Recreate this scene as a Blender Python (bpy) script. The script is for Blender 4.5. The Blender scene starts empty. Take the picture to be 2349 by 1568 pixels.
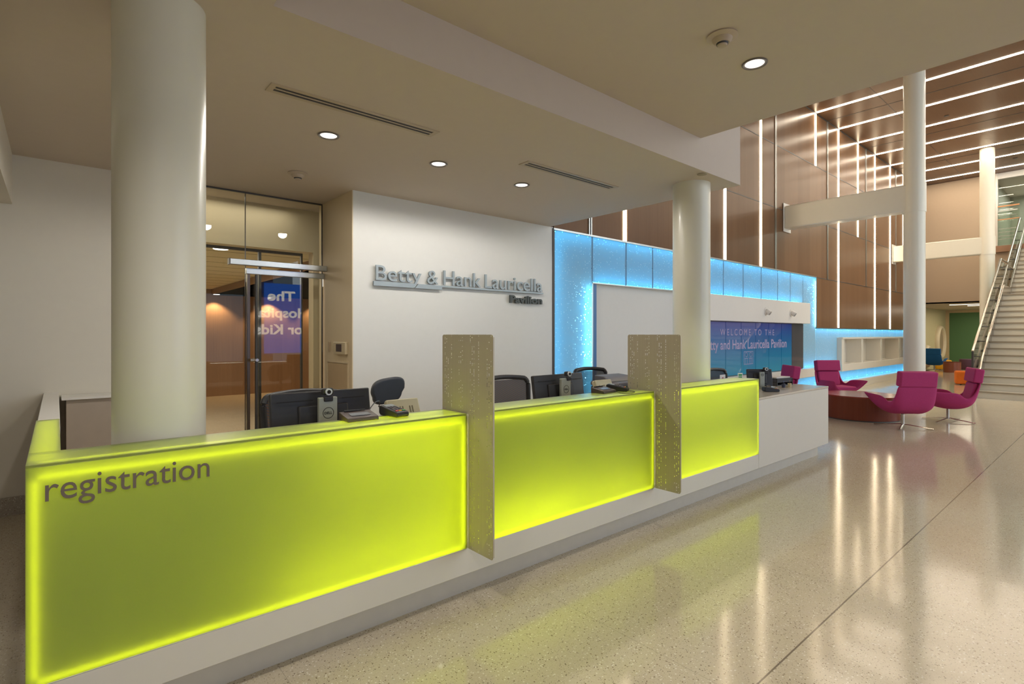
import bpy, bmesh, math, random
from mathutils import Vector, Matrix
random.seed(7)
PI = math.pi
sc = bpy.context.scene
COL = sc.collection

# ------------------------------------------------------------------ camera
FPX, CX, CY = 1216.0, 1174.0, 767.0
yaw = math.atan2(1416, 1216)                      # angle from +X (run of the desk) to the view direction
cam_d = bpy.data.cameras.new('camera')
cam = bpy.data.objects.new('camera', cam_d); COL.objects.link(cam); sc.camera = cam
cam_d.sensor_width = 36.0
cam_d.lens = 36.0 * FPX / 2349.0
cam_d.shift_x = (1174.5 - CX) / 2349.0
cam_d.shift_y = (CY - 784.0) / 2349.0
cam_d.clip_start = 0.05; cam_d.clip_end = 200
cam.location = (0, 0, 1.5)
cam.rotation_euler = (PI / 2, 0, yaw - PI / 2)

# ------------------------------------------------------------------ world, exposure
w = bpy.data.worlds.new('world'); sc.world = w; w.use_nodes = True
bg = w.node_tree.nodes['Background']
bg.inputs['Color'].default_value = (0.72, 0.86, 1.0, 1); bg.inputs['Strength'].default_value = 0.5
sc.view_settings.view_transform = 'Standard'
sc.view_settings.look = 'None'
sc.view_settings.gamma = 1.0
sc.view_settings.use_curve_mapping = False
sc.view_settings.exposure = 0.60
sc.cycles.use_denoising = True
sc.cycles.max_bounces = 10
sc.cycles.diffuse_bounces = 5
sc.cycles.glossy_bounces = 4
sc.cycles.transmission_bounces = 6
sc.cycles.transparent_max_bounces = 16
sc.cycles.sample_clamp_indirect = 4.0
sc.cycles.caustics_reflective = False
sc.cycles.caustics_refractive = False

def area(name, loc, rot, sx, sy, power, color, spread=PI):
    l = bpy.data.lights.new(name, 'AREA'); l.shape = 'RECTANGLE'; l.size = sx; l.size_y = sy
    l.energy = power; l.color = color; l.spread = spread
    o = bpy.data.objects.new(name, l); o.location = loc; o.rotation_euler = rot; COL.objects.link(o)
    return o
# daylight entering through the window wall on the far side of the lobby, behind the camera
area('window_daylight', (13.5, -6.25, 3.9), (PI / 2, 0, 0), 15, 6.0, 370, (0.84, 0.93, 1.0))
area('window_daylight', (-1.6, -6.25, 1.55), (PI / 2, 0, 0), 4.5, 2.3, 12, (1.0, 0.90, 0.76))

# ------------------------------------------------------------------ materials
def s2l(c):
    c = c / 255.0
    return c / 12.92 if c <= 0.04045 else ((c + 0.055) / 1.055) ** 2.4
def rgb(r, g, b, k=1.0): return (s2l(r) * k, s2l(g) * k, s2l(b) * k, 1)
class NT:
    def __init__(s, name):
        s.m = bpy.data.materials.new(name); s.m.use_nodes = True
        s.t = s.m.node_tree; s.t.nodes.clear()
        s.out = s.t.nodes.new('ShaderNodeOutputMaterial')
    def n(s, typ, **kw):
        nd = s.t.nodes.new('ShaderNode' + typ)
        for k, v in kw.items():
            if k.startswith('_'): setattr(nd, k[1:], v)
            else:
                key = int(k[1:]) if (k[0] == 'i' and k[1:].isdigit()) else k.replace('__', ' ')
                s.set(nd.inputs[key], v)
        return nd
    def set(s, sock, v):
        if isinstance(v, bpy.types.NodeSocket): s.t.links.new(v, sock)
        elif isinstance(v, bpy.types.Node): s.t.links.new(v.outputs[0], sock)
        else: sock.default_value = v
    def math(s, op, a, b=0.0, c=0.0): return s.n('Math', _operation=op, i0=a, i1=b, i2=c).outputs[0]
    def mix(s, f, a, b):
        nd = s.n('Mix', _data_type='RGBA'); s.set(nd.inputs[0], f); s.set(nd.inputs[6], a); s.set(nd.inputs[7], b)
        return nd.outputs[2]
    def pos(s, scale=(1, 1, 1)):
        g = s.n('NewGeometry'); return s.n('Mapping', Vector=g.outputs['Position'], Scale=scale).outputs[0]
    def obj(s, scale=(1, 1, 1)):
        g = s.n('TexCoord'); return s.n('Mapping', Vector=g.outputs['Object'], Scale=scale).outputs[0]
    def sep(s, v): return s.n('SeparateXYZ', Vector=v).outputs
    def done(s, sh): s.set(s.out.inputs['Surface'], sh); return s.m

def M(name, c, rough=.5, metal=0.0, var=.05, scale=14, bump=0.0, bscale=200, coat=0.0, emit=None, es=0.0, spec=.5):
    t = NT(name); v = t.obj()
    nz = t.n('TexNoise', Vector=v, Scale=scale, Detail=3.0)
    a = tuple(x * (1 - var) for x in c[:3]) + (1,); b = tuple(min(1, x * (1 + var)) for x in c[:3]) + (1,)
    p = t.n('BsdfPrincipled')
    t.set(p.inputs['Base Color'], t.mix(nz.outputs[0], a, b))
    p.inputs['Roughness'].default_value = rough; p.inputs['Metallic'].default_value = metal
    p.inputs['Specular IOR Level'].default_value = spec
    p.inputs['Coat Weight'].default_value = coat; p.inputs['Coat Roughness'].default_value = .08
    if emit: p.inputs['Emission Color'].default_value = emit; p.inputs['Emission Strength'].default_value = es
    if bump:
        n2 = t.n('TexNoise', Vector=v, Scale=bscale, Detail=2.0)
        t.set(p.inputs['Normal'], t.n('Bump', Height=n2.outputs[0], Strength=bump, Distance=.002))
    return t.done(p)
def EM(name, c, s):
    t = NT(name); return t.done(t.n('Emission', Color=c, Strength=s))
def GLASS(name, tint, refl=1.0, rough=0.0):
    t = NT(name)
    fr = t.n('Fresnel', IOR=1.5)
    f = t.math('MULTIPLY', fr.outputs[0], refl)
    tr = t.n('BsdfTransparent', Color=tint); gl = t.n('BsdfGlossy', Roughness=rough)
    return t.done(t.n('MixShader', i0=f, i1=tr.outputs[0], i2=gl.outputs[0]))

paint = M('ivory_wall_paint', rgb(222, 216, 202), .55, var=.02)
paint_white = M('white_wall_paint', rgb(226, 226, 222), .55, var=.02)
ceil_paint = M('ceiling_paint', rgb(204, 191, 177), .75, var=.02)
tan_paint = M('tan_wall_paint', rgb(222, 205, 172), .6, var=.02)
col_paint = M('gloss_column_paint', rgb(222, 219, 204), .34, var=.015, coat=.12)
white_solid = M('white_solid_surface', rgb(222, 218, 208), .22, var=.015)
white_trim = M('white_enamel', rgb(232, 230, 224), .35, var=.02)
grey_metal = M('brushed_aluminium', rgb(185, 190, 190), .32, 1.0, var=.06, scale=40)
steel = M('stainless_steel', rgb(190, 182, 172), .2, .95, var=.05, scale=40)
dark_metal = M('dark_reveal_metal', rgb(74, 72, 70), .45, .3)
black_pl = M('black_plastic', rgb(50, 50, 52), .42, var=.08, spec=.4)
black_soft = M('black_vinyl', rgb(52, 58, 66), .5, var=.1, bump=.1)
grey_pl = M('grey_plastic', rgb(150, 152, 148), .4)
phone_pl = M('beige_plastic', rgb(190, 182, 150), .45)
magenta = M('magenta_wool', rgb(172, 50, 108), .85, var=.12, scale=60, bump=.3, bscale=500)
blue_wool = M('blue_wool', rgb(20, 92, 150), .85, var=.12, scale=60, bump=.3)
orange_wool = M('orange_wool', rgb(236, 120, 30), .8, var=.08, bump=.2)
yellow_wool = M('yellow_wool', rgb(230, 165, 20), .8, var=.08)
plum_wool = M('plum_wool', rgb(88, 60, 82), .8, var=.08)
green_wall = M('green_wall_paint', rgb(84, 122, 78), .6, var=.04)
letter_brown = M('brown_letter_vinyl', rgb(112, 100, 88), .5)
letter_silver = M('silver_letter_metal', rgb(158, 168, 172), .45, .35)
letter_dark = M('charcoal_letter_metal', rgb(72, 78, 76), .5, .2)
warm_led = EM('warm_led', (1.0, .80, .54, 1), 11.0)
lime_led = EM('lime_box_led', (1.0, .98, .80, 1), 5.6)
lime_led_soft = EM('lime_box_led_back', (1.0, .98, .80, 1), 22.0)
ceil_led = EM('warm_ceiling_led', (1.0, .85, .66, 1), 27.0)
blue_led = EM('blue_led', (.06, .55, 1.0, 1), 13.0)
lamp_em = EM('downlight_lamp', (1.0, .92, .84, 1), 1.6)
clear_glass = GLASS('clear_glass', (.93, .95, .92, 1), 1.0)
green_glass = GLASS('greenish_glass', (.90, .93, .88, 1), .7)
cavity = M('white_reflector', rgb(238, 238, 232), .8, var=.01)

def mk_lime():
    t = NT('lime_acrylic')
    nz = t.n('TexNoise', Vector=t.obj(), Scale=3.0)
    c1 = t.mix(nz.outputs[0], (.86, .94, .020, 1), (.90, .97, .024, 1))
    tl = t.n('BsdfTranslucent', Color=c1)
    df = t.n('BsdfDiffuse', Color=(.46, .52, .24, 1))
    m1 = t.n('MixShader', i0=.30, i1=tl.outputs[0], i2=df.outputs[0])
    gl = t.n('BsdfGlossy', Roughness=.28, Color=(.9, .9, .9, 1))
    f = t.n('Fresnel', IOR=1.22)
    return t.done(t.n('MixShader', i0=f.outputs[0], i1=m1.outputs[0], i2=gl.outputs[0]))
lime = mk_lime()

def mk_perf_blue():
    t = NT('perforated_blue_panel')
    p = t.pos(); vz = t.n('TexVoronoi', Vector=p, Scale=31.0, Randomness=.7)
    d = t.math('LESS_THAN', vz.outputs['Distance'], .21)
    tl = t.n('BsdfTranslucent', Color=(.45, .86, 1.0, 1))
    df = t.n('BsdfDiffuse', Color=(.32, .50, .63, 1))
    m1 = t.n('MixShader', i0=.84, i1=tl.outputs[0], i2=df.outputs[0])
    hole = t.n('BsdfTransparent', Color=(1, 1, 1, 1))
    return t.done(t.n('MixShader', i0=d, i1=m1.outputs[0], i2=hole.outputs[0]))
perf_blue = mk_perf_blue()

def mk_perf_metal():
    t = NT('perforated_bronze_sheet')
    s = t.sep(t.pos())
    g = .0085
    cy = t.math('DIVIDE', s[1], g); cz = t.math('DIVIDE', s[2], g)
    iy = t.math('FLOOR', cy); iz = t.math('FLOOR', cz)
    fy = t.math('SUBTRACT', t.math('SUBTRACT', cy, iy), .5); fz = t.math('SUBTRACT', t.math('SUBTRACT', cz, iz), .5)
    r = t.math('SQRT', t.math('ADD', t.math('MULTIPLY', fy, fy), t.math('MULTIPLY', fz, fz)))
    inr = t.math('LESS_THAN', r, .36)
    cm = 0.0                                              # the punched columns stand in small clusters
    for k in (3, 5, 7, 11, 20, 22, 24, 33, 35, 37, 42, 51, 53, 55): cm = t.math('ADD', cm, t.math('COMPARE', iy, 316.0 - k, .1))
    v = t.n('CombineXYZ', X=iy, Y=iz, Z=3.0)
    cell = t.n('TexWhiteNoise', _noise_dimensions='3D', Vector=v)
    cc = t.math('GREATER_THAN', cell.outputs[0], .70)
    hole = t.math('MULTIPLY', t.math('MULTIPLY', inr, cm), cc)
    st = t.n('TexNoise', Vector=t.pos((3, 130, 1.2)), Scale=1.0, Detail=3.0)
    base = t.mix(st.outputs[0], rgb(178, 168, 148), rgb(190, 180, 160))
    p = t.n('BsdfPrincipled', Roughness=.5, Metallic=.1); t.set(p.inputs['Base Color'], base)
    return t.done(t.n('MixShader', i0=hole, i1=p.outputs[0], i2=t.n('BsdfTransparent').outputs[0]))
perf_metal = mk_perf_metal()

def mk_wood(name, c1, c2, grain, tangent, panel_axis, panel, rough=.30, fine=140):
    t = NT(name)
    g = [fine, fine, fine]; g[grain] = 1.1
    st = t.n('TexNoise', Vector=t.pos(tuple(g)), Scale=1.0, Detail=4.0, Roughness=.6)
    big = t.n('TexNoise', Vector=t.pos(tuple(x / 30 for x in g)), Scale=1.0, Detail=2.0)
    s = t.sep(t.pos())
    wn = t.n('TexWhiteNoise', _noise_dimensions='1D'); t.set(wn.inputs['W'], t.math('FLOOR', t.math('DIVIDE', s[panel_axis], panel)))
    f = t.math('ADD', t.math('MULTIPLY', st.outputs[0], .5), t.math('ADD', t.math('MULTIPLY', big.outputs[0], .3), t.math('MULTIPLY', wn.outputs[0], .22)))
    p = t.n('BsdfPrincipled', Roughness=rough, Anisotropic=.35); p.inputs['Specular IOR Level'].default_value = .35; p.inputs['IOR'].default_value = 1.28
    t.set(p.inputs['Base Color'], t.mix(f, c1, c2)); t.set(p.inputs['Tangent'], t.n('CombineXYZ', X=tangent[0], Y=tangent[1], Z=tangent[2]))
    return t.done(p)
wood_wall = mk_wood('walnut_wall_veneer', rgb(98, 71, 50), rgb(138, 105, 77), 2, (1, 0, 0), 0, .76, .27)
wood_ceil = mk_wood('walnut_ceiling_veneer', rgb(88, 64, 47), rgb(126, 95, 70), 0, (0, 1, 0), 0, 1.5, .27)
wood_int = mk_wood('waiting_room_veneer', rgb(124, 96, 76), rgb(164, 132, 106), 2, (0, 0, 1), 0, .3, .4, 40)
wood_table = mk_wood('cherry_table_veneer', rgb(92, 44, 34), rgb(134, 74, 54), 2, (0, 0, 1), 0, 5, .22, 30)

def mk_terrazzo(name, base, base2, seams=True, rough=.115, dark=1.0):
    t = NT(name)
    p = t.pos()
    v1 = t.n('TexVoronoi', Vector=p, Scale=95.0); h = t.sep(v1.outputs['Color'])
    v2 = t.n('TexVoronoi', Vector=p, Scale=210.0); h2 = t.sep(v2.outputs['Color'])
    big = t.n('TexNoise', Vector=p, Scale=1.1, Detail=3.0)
    c = t.mix(big.outputs[0], base, base2)
    c = t.mix(t.math('MULTIPLY', h2[0], .25), c, rgb(232, 226, 210))
    chip = t.math('MULTIPLY', t.math('GREATER_THAN', h[0], .86), t.math('LESS_THAN', v1.outputs['Distance'], .36))
    c = t.mix(t.math('MULTIPLY', chip, .75), c, rgb(112, 92, 70))
    chip2 = t.math('MULTIPLY', t.math('GREATER_THAN', h2[1], .93), t.math('LESS_THAN', v2.outputs['Distance'], .4))
    c = t.mix(t.math('MULTIPLY', chip2, .8), c, rgb(70, 66, 62))
    chip3 = t.math('MULTIPLY', t.math('LESS_THAN', h[1], .12), t.math('LESS_THAN', v1.outputs['Distance'], .4))
    c = t.mix(t.math('MULTIPLY', chip3, .7), c, rgb(236, 232, 222))
    if seams:
        s = t.sep(p)
        ly = t.math('LESS_THAN', t.math('ABSOLUTE', t.math('SUBTRACT', s[1], 1.04)), .004)
        fx = t.math('FRACT', t.math('DIVIDE', t.math('SUBTRACT', s[0], 3.54 - 13.9), 1.39))
        lx = t.math('LESS_THAN', fx, .0026)
        c = t.mix(t.math('MULTIPLY', lx, .35), c, rgb(120, 108, 92)); c = t.mix(t.math('MULTIPLY', ly, .85), c, rgb(96, 84, 74))
    b = t.n('BsdfPrincipled', Roughness=rough); b.inputs['Specular IOR Level'].default_value = .55
    t.set(b.inputs['Base Color'], c)
    wav = t.n('TexNoise', Vector=p, Scale=2.4, Detail=1.0)
    t.set(b.inputs['Normal'], t.n('Bump', Height=wav.outputs[0], Strength=.12, Distance=.012))
    return t.done(b)
terrazzo = mk_terrazzo('beige_terrazzo', rgb(188, 176, 152), rgb(202, 190, 166))
terrazzo_base = mk_terrazzo('grey_terrazzo_base', rgb(150, 138, 124), rgb(160, 148, 132), False, .3)

def mk_mesh_fabric(name, c, hole=.35, stripes=False):
    t = NT(name); s = t.sep(t.obj((1, 1, 1)))
    d = t.n('BsdfDiffuse', Color=c)
    if stripes:
        f = t.math('FRACT', t.math('MULTIPLY', t.math('ADD', s[2], t.math('MULTIPLY', s[0], .55)), 55.0))
        t.set(d.inputs['Color'], t.mix(t.math('GREATER_THAN', f, .5), rgb(104, 84, 78), rgb(74, 80, 98)))
    return t.done(t.n('MixShader', i0=hole, i1=d.outputs[0], i2=t.n('BsdfTransparent').outputs[0]))
mesh_dark = mk_mesh_fabric('grey_chair_mesh', rgb(92, 92, 96), .10)
mesh_strip = mk_mesh_fabric('striped_chair_mesh', rgb(90, 84, 84), .12, True)

def mk_film():
    t = NT('blue_teal_film')
    s = t.sep(t.pos())
    fz = t.n('MapRange', Value=s[2], i1=.65, i2=1.75)
    c = t.mix(fz.outputs[0], rgb(0, 138, 170), rgb(8, 48, 146))
    p = t.n('BsdfPrincipled', Roughness=.3, Coat__Weight=1.0, Coat__Roughness=.0); t.set(p.inputs['Base Color'], c)
    t.set(p.inputs['Emission Color'], c); p.inputs['Emission Strength'].default_value = .12
    return t.done(p)
film = mk_film()
film_grey = M('grey_tinted_glass', rgb(92, 86, 92), .05, coat=.8)
film_text = M('pale_film_lettering', rgb(160, 150, 185), .5, emit=rgb(205, 190, 215), es=.05)

# ------------------------------------------------------------------ mesh builder
class MB:
    def __init__(s): s.b = bmesh.new()
    def box(s, x0, x1, y0, y1, z0, z1):
        m = Matrix.Translation(((x0 + x1) / 2, (y0 + y1) / 2, (z0 + z1) / 2)) @ Matrix.Diagonal((abs(x1 - x0), abs(y1 - y0), abs(z1 - z0), 1))
        bmesh.ops.create_cube(s.b, size=1, matrix=m); return s
    def obox(s, c, size, rz=0, rx=0, ry=0):
        m = Matrix.Translation(c) @ Matrix.Rotation(rz, 4, 'Z') @ Matrix.Rotation(ry, 4, 'Y') @ Matrix.Rotation(rx, 4, 'X') @ Matrix.Diagonal((*size, 1))
        bmesh.ops.create_cube(s.b, size=1, matrix=m); return s
    def cyl(s, p0, p1, r0, r1=None, seg=24):
        r1 = r0 if r1 is None else r1
        p0 = Vector(p0); p1 = Vector(p1); d = p1 - p0
        m = Matrix.Translation((p0 + p1) / 2) @ d.to_track_quat('Z', 'Y').to_matrix().to_4x4()
        bmesh.ops.create_cone(s.b, cap_ends=True, segments=seg, radius1=r0, radius2=r1, depth=d.length, matrix=m); return s
    def lathe(s, prof, c=(0, 0, 0), seg=32, sx=1, sy=1, cap=True):
        rings = []
        for r, z in prof:
            rings.append([s.b.verts.new((c[0] + sx * r * math.cos(2 * PI * i / seg), c[1] + sy * r * math.sin(2 * PI * i / seg), c[2] + z)) for i in range(seg)])
        for a, b in zip(rings, rings[1:]):
            for i in range(seg):
                j = (i + 1) % seg; s.b.faces.new((a[i], a[j], b[j], b[i]))
        if cap:
            s.b.faces.new(rings[0][::-1]); s.b.faces.new(rings[-1])
        return s
    def tube(s, pts, r, seg=10, closed=False, ry=None):
        pts = [Vector(p) for p in pts]; n = len(pts); rings = []
        ry = ry or r
        for i, p in enumerate(pts):
            a = pts[i - 1] if (i > 0 or closed) else p; b = pts[(i + 1) % n] if (i < n - 1 or closed) else p
            d = (b - a).normalized()
            up = Vector((0, 0, 1)) if abs(d.z) < .95 else Vector((0, 1, 0))
            x = d.cross(up).normalized(); y = x.cross(d).normalized()
            rings.append([s.b.verts.new(p + x * (r * math.cos(2 * PI * k / seg)) + y * (ry * math.sin(2 * PI * k / seg))) for k in range(seg)])
        pr = list(zip(rings, rings[1:])) + ([(rings[-1], rings[0])] if closed else [])
        for a, b in pr:
            for k in range(seg):
                j = (k + 1) % seg; s.b.faces.new((a[k], a[j], b[j], b[k]))
        if not closed: s.b.faces.new(rings[0][::-1]); s.b.faces.new(rings[-1])
        return s
    def prism(s, poly, axis, a, b):
        def P(u, v, w):
            return {'x': (w, u, v), 'y': (u, w, v), 'z': (u, v, w)}[axis]
        A = [s.b.verts.new(P(u, v, a)) for u, v in poly]; B = [s.b.verts.new(P(u, v, b)) for u, v in poly]
        s.b.faces.new(A[::-1]); s.b.faces.new(B); n = len(poly)
        for i in range(n): s.b.faces.new((A[i], A[(i + 1) % n], B[(i + 1) % n], B[i]))
        return s
    def ring(s, R0, a, b, seg=48, n=12):                     # torus about the local Y axis
        Rr = [[s.b.verts.new(((R0 + a * math.cos(2 * PI * j / n)) * math.cos(2 * PI * i / seg), b * math.sin(2 * PI * j / n), (R0 + a * math.cos(2 * PI * j / n)) * math.sin(2 * PI * i / seg))) for j in range(n)] for i in range(seg)]
        for i in range(seg):
            A = Rr[i]; B = Rr[(i + 1) % seg]
            for j in range(n): s.b.faces.new((A[j], A[(j + 1) % n], B[(j + 1) % n], B[j]))
        return s
    def grid(s, rows):
        R = [[s.b.verts.new(p) for p in r] for r in rows]
        for a, b in zip(R, R[1:]):
            for i in range(len(a) - 1): s.b.faces.new((a[i], a[i + 1], b[i + 1], b[i]))
        return s
    def wallx(s, x0, x1, z0, z1, y0, y1, holes):          # wall in the XZ plane with rectangular holes (x0,x1,z0,z1)
        xs = sorted({x0, x1, *[h[0] for h in holes], *[h[1] for h in holes]}); zs = sorted({z0, z1, *[h[2] for h in holes], *[h[3] for h in holes]})
        for a, b in zip(xs, xs[1:]):
            for c, d in zip(zs, zs[1:]):
                if any(h[0] <= a and b <= h[1] and h[2] <= c and d <= h[3] for h in holes): continue
                s.box(a, b, y0, y1, c, d)
        return s
def letters(mb, mat, parent, name='letter'):
    """one part per character: islands of the word, the dot of an i joined to its stem"""
    b = mb.b; b.verts.ensure_lookup_table(); seen = set(); isl = []
    for v in b.verts:
        if v in seen: continue
        st_ = [v]; seen.add(v); g = []
        while st_:
            q = st_.pop(); g.append(q)
            for e in q.link_edges:
                o = e.other_vert(q)
                if o not in seen: seen.add(o); st_.append(o)
        isl.append([g, min(p.co.x for p in g), max(p.co.x for p in g)])
    isl.sort(key=lambda i: i[1]); out = []
    for g in isl:
        c = (g[1] + g[2]) / 2
        for o in out:
            if (o[1] <= c <= o[2]) or (g[1] <= (o[1] + o[2]) / 2 <= g[2]): o[0] += g[0]; o[1] = min(o[1], g[1]); o[2] = max(o[2], g[2]); break
        else: out.append(g)
    for g in out:
        n = MB(); keep = set(g[0]); m = {v: n.b.verts.new(v.co) for v in g[0]}
        for f in b.faces:
            if f.verts[0] in keep:
                try: n.b.faces.new([m[v] for v in f.verts])
                except ValueError: pass
        P(name, n, mat, parent)
    b.free()
WM = {}
def P(name, mb, mat, parent=None, local=False, bev=0, sub=0, label=None, thick=0, segs=2):
    bm = mb.b
    bmesh.ops.recalc_face_normals(bm, faces=bm.faces[:])
    if parent is not None and not local: bm.transform(WM[parent.name].inverted())
    me = bpy.data.meshes.new(name); bm.to_mesh(me); bm.free()
    me.polygons.foreach_set('use_smooth', [True] * len(me.polygons)); me.set_sharp_from_angle(angle=math.radians(35))
    me.materials.append(mat)
    o = bpy.data.objects.new(name, me); COL.objects.link(o)
    if parent is not None: o.parent = parent; WM[o.name] = WM[parent.name]
    else: WM[o.name] = Matrix.Identity(4)
    if thick: m = o.modifiers.new('solid', 'SOLIDIFY'); m.thickness = thick; m.offset = 0
    if bev: m = o.modifiers.new('bevel', 'BEVEL'); m.width = bev; m.segments = segs; m.limit_method = 'ANGLE'; m.harden_normals = False
    if sub: m = o.modifiers.new('sub', 'SUBSURF'); m.levels = sub; m.render_levels = sub
    if label: o['label'] = label
    return o
def tag(o, label, cat, group=None):
    o['label'] = label; o['category'] = cat
    if group: o['group'] = group
    return o
def thing(name, label, cat, loc=(0, 0, 0), rz=0, group=None):
    o = bpy.data.objects.new(name, None); o.empty_display_size = .1; COL.objects.link(o)
    o.location = loc; o.rotation_euler = (0, 0, rz)
    WM[o.name] = Matrix.Translation(loc) @ Matrix.Rotation(rz, 4, 'Z')
    return tag(o, label, cat, group)
def S(name, mb, mat, parent=None, **k):
    o = P(name, mb, mat, parent, **k)
    if parent is None: o['kind'] = 'structure'
    return o
def dup(root, loc, rz, label, group=None):
    def cp(o, par):
        c = o.copy(); COL.objects.link(c); c.parent = par
        for ch in o.children: cp(ch, c)
        return c
    r = cp(root, None); r.location = loc; r.rotation_euler = (0, 0, rz); r['label'] = label
    if group: r['group'] = group
    WM[r.name] = Matrix.Translation(loc) @ Matrix.Rotation(rz, 4, 'Z')
    return r
def text_bm(body, depth, bold=0.0):
    cu = bpy.data.curves.new('lettering', 'FONT'); cu.body = body; cu.size = 1; cu.extrude = depth / 2; cu.offset = bold; cu.resolution_u = 4
    o = bpy.data.objects.new('lettering_source', cu); COL.objects.link(o)
    dg = bpy.context.evaluated_depsgraph_get(); me = bpy.data.meshes.new_from_object(o.evaluated_get(dg))
    bpy.data.objects.remove(o); bpy.data.curves.remove(cu)
    mb = MB(); mb.b.from_mesh(me); bpy.data.meshes.remove(me)
    return mb
def fit_text(body, origin, right, width, height, depth, bold=0.0, xh=None, up=(0, 0, 1)):
    """lettering whose baseline starts at origin, runs along 'right', scaled to width x cap height"""
    mb = text_bm(body, 1.0, bold)
    xs = [v.co.x for v in mb.b.verts]; x0, x1 = min(xs), max(xs)
    ref = .73 if xh is None else xh
    r = Vector(right).normalized(); u = Vector(up).normalized(); n = r.cross(u)
    kx = width / (x1 - x0); kz = height / ref
    for v in mb.b.verts:
        c = v.co.copy(); v.co = Vector(origin) + r * ((c.x - x0) * kx) + u * (c.y * kz) + n * (c.z * depth)
    return mb

# ================================================================== SETTING
ZS, ZT, ZC = 3.0, 3.29, 7.2             # soffit over the desk, raised tray, wood ceiling
YW, YG, YB, XE = 5.25, 6.06, 6.5, 25.3  # feature wall, glass wall, wall behind it, far end wall
S('floor', MB().box(-5, 34, -6.3, 16.2, -.12, 0), terrazzo)
# low ceiling with the raised tray in front of the desk
sf = MB()
sf.box(-5, 5.21, 2.545, 6.5, ZS, 7.3).box(-5, .75, -6.3, 2.545, ZS, 7.3).box(.75, 4.46, -6.3, 2.545, ZT, 7.3)
S('ceiling', sf, ceil_paint)
S('ceiling_atrium', MB().box(4.46, 5.21, -6.3, 2.545, ZC, ZC + .1).box(5.21, XE, -6.3, YW, ZC, ZC + .1), wood_ceil)
rv = MB()
for k in range(7): rv.box(6.05 + 3.19 * k - .012, 6.05 + 3.19 * k + .012, -6.3, YW - .002, ZC - .004, ZC + .002)
for y in (3.9, 1.3, -1.3, -3.9): rv.box(5.2, XE, y - .005, y + .005, ZC - .003, ZC + .002)
S('trim_1', rv, dark_metal)
# back wall with the lettering, and its return towards the glass
S('wall_north', MB().box(2.336, 5.27, YW, YG + .1, 0, ZS), paint_white)
S('wall_return', MB().box(2.326, 2.336, YW + .001, YG + .1, 0, ZS), tan_paint)
S('trim_2', MB().box(5.255, 5.29, YW - .012, YW + .1, 0, 2.985), dark_metal)
# walnut wall of the lobby
ww = MB()
ww.box(5.29, 14.8, YW + .004, YW + .12, 2.985, ZC).box(14.8, XE, YW + .004, YW + .12, 1.66, ZC)
ww.box(5.0, 5.29, YW + .02, YW + .12, 2.985, ZC)
S('wall_walnut', ww, wood_wall)
jt = MB()
for z in (5.83, 4.397): jt.box(5.0, XE, YW + .001, YW + .01, z - .009, z + .009)
jt.box(14.8, XE, YW + .001, YW + .01, 2.96, 2.98); jt.box(5.0, XE, YW - .002, YW + .01, ZC - .03, ZC)
S('trim_3', jt, dark_metal)
rb = MB()
for k in range(6):
    x = 6.05 + 3.19 * k; z0 = 2.985 if x < 14.8 else (2.97)
    rb.box(x - .035, x - .012, YW - .012, YW + .01, z0, ZC - .03).box(x + .012, x + .035, YW - .012, YW + .01, z0, ZC - .03)
S('trim_4', rb, grey_metal)
rb = MB()
for k in range(6):
    x = 6.05 + 3.19 * k; rb.box(x - .012, x + .012, YW - .003, YW + .01, 2.985 if x < 14.8 else 2.97, ZC - .03)
S('trim_5', rb, dark_metal)
tb = MB().box(5.27, 14.83, YW - .02, YW + .05, 2.965, 2.99).box(14.8, XE, YW - .015, YW + .05, 1.655, 1.68).box(14.8, 14.83, YW - .02, YW + .05, 1.66, 2.99)
S('trim_6', tb, grey_metal)
# left part: back wall, low header and the dim corner
S('wall_back_left', MB().box(-5, 1.02, YG, YG + .12, 0, ZS), paint)
S('baseboard_back', MB().box(-5, -.18, YG - .02, YG, 0, .15), terrazzo_base)
S('trim_7', MB().box(-.75, -.28, 2.6, YG, 2.585, ZS), paint)
S('wall_left', MB().box(-5.1, -5, -6.3, YB, 0, ZS), paint)
# cream wall with an opening behind the glass wall
S('wall_inner', MB().wallx(-2, 2.62, 0, ZS, YB, YB + .12, [(-1.2, 2.427, 0, 2.566)]), tan_paint)
S('trim_8', MB().box(2.38, 2.427, YB - .005, YB + .15, 0, 2.50).box(-1.2, 2.427, YB - .005, YB + .15, 2.50, 2.566), tan_paint)
S('trim_9', MB().box(2.29, 2.31, YB + .16, YB + .2, 0, 2.5).box(-1.2, 2.31, YB + .16, YB + .2, 2.47, 2.5).box(1.80, 1.83, YB + .16, YB + .2, 0, 2.47), dark_metal)
# the waiting room seen through the glass
S('ceiling_waiting', MB().box(-3, 2.85, YB + .12, 14.6, 2.6, 2.7), M('cream_ceiling_tile', rgb(214, 200, 160), .7))
cl = MB()
for k in range(12): cl.box(-3, 2.85, 7.2 + .61 * k, 7.215 + .61 * k, 2.597, 2.602)
S('trim_10', cl, M('ceiling_tile_groove', rgb(150, 138, 108), .7))
S('ceiling_waiting_wood', MB().box(2.85, 8, YB + .12, 14.6, 2.46, 2.7), wood_int)
S('wall_waiting', MB().box(-3, 8, 14.5, 14.6, 0, 2.7), wood_int)
S('wall_waiting_left', MB().box(-3.1, -3, YB, 14.6, 0, 2.7), paint)
S('wall_waiting_right', MB().box(8, 8.1, YB, 14.6, 0, 2.7), paint)
for x in (2.9, 4.15, 5.4):
    l = bpy.data.lights.new('scallop_light', 'SPOT'); l.energy = 48; l.color = (1, .66, .34); l.spot_size = 1.9; l.spot_blend = .5; l.shadow_soft_size = .03
    o = bpy.data.objects.new('scallop_light', l); o.location = (x, 14.28, 2.44); COL.objects.link(o)
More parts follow.
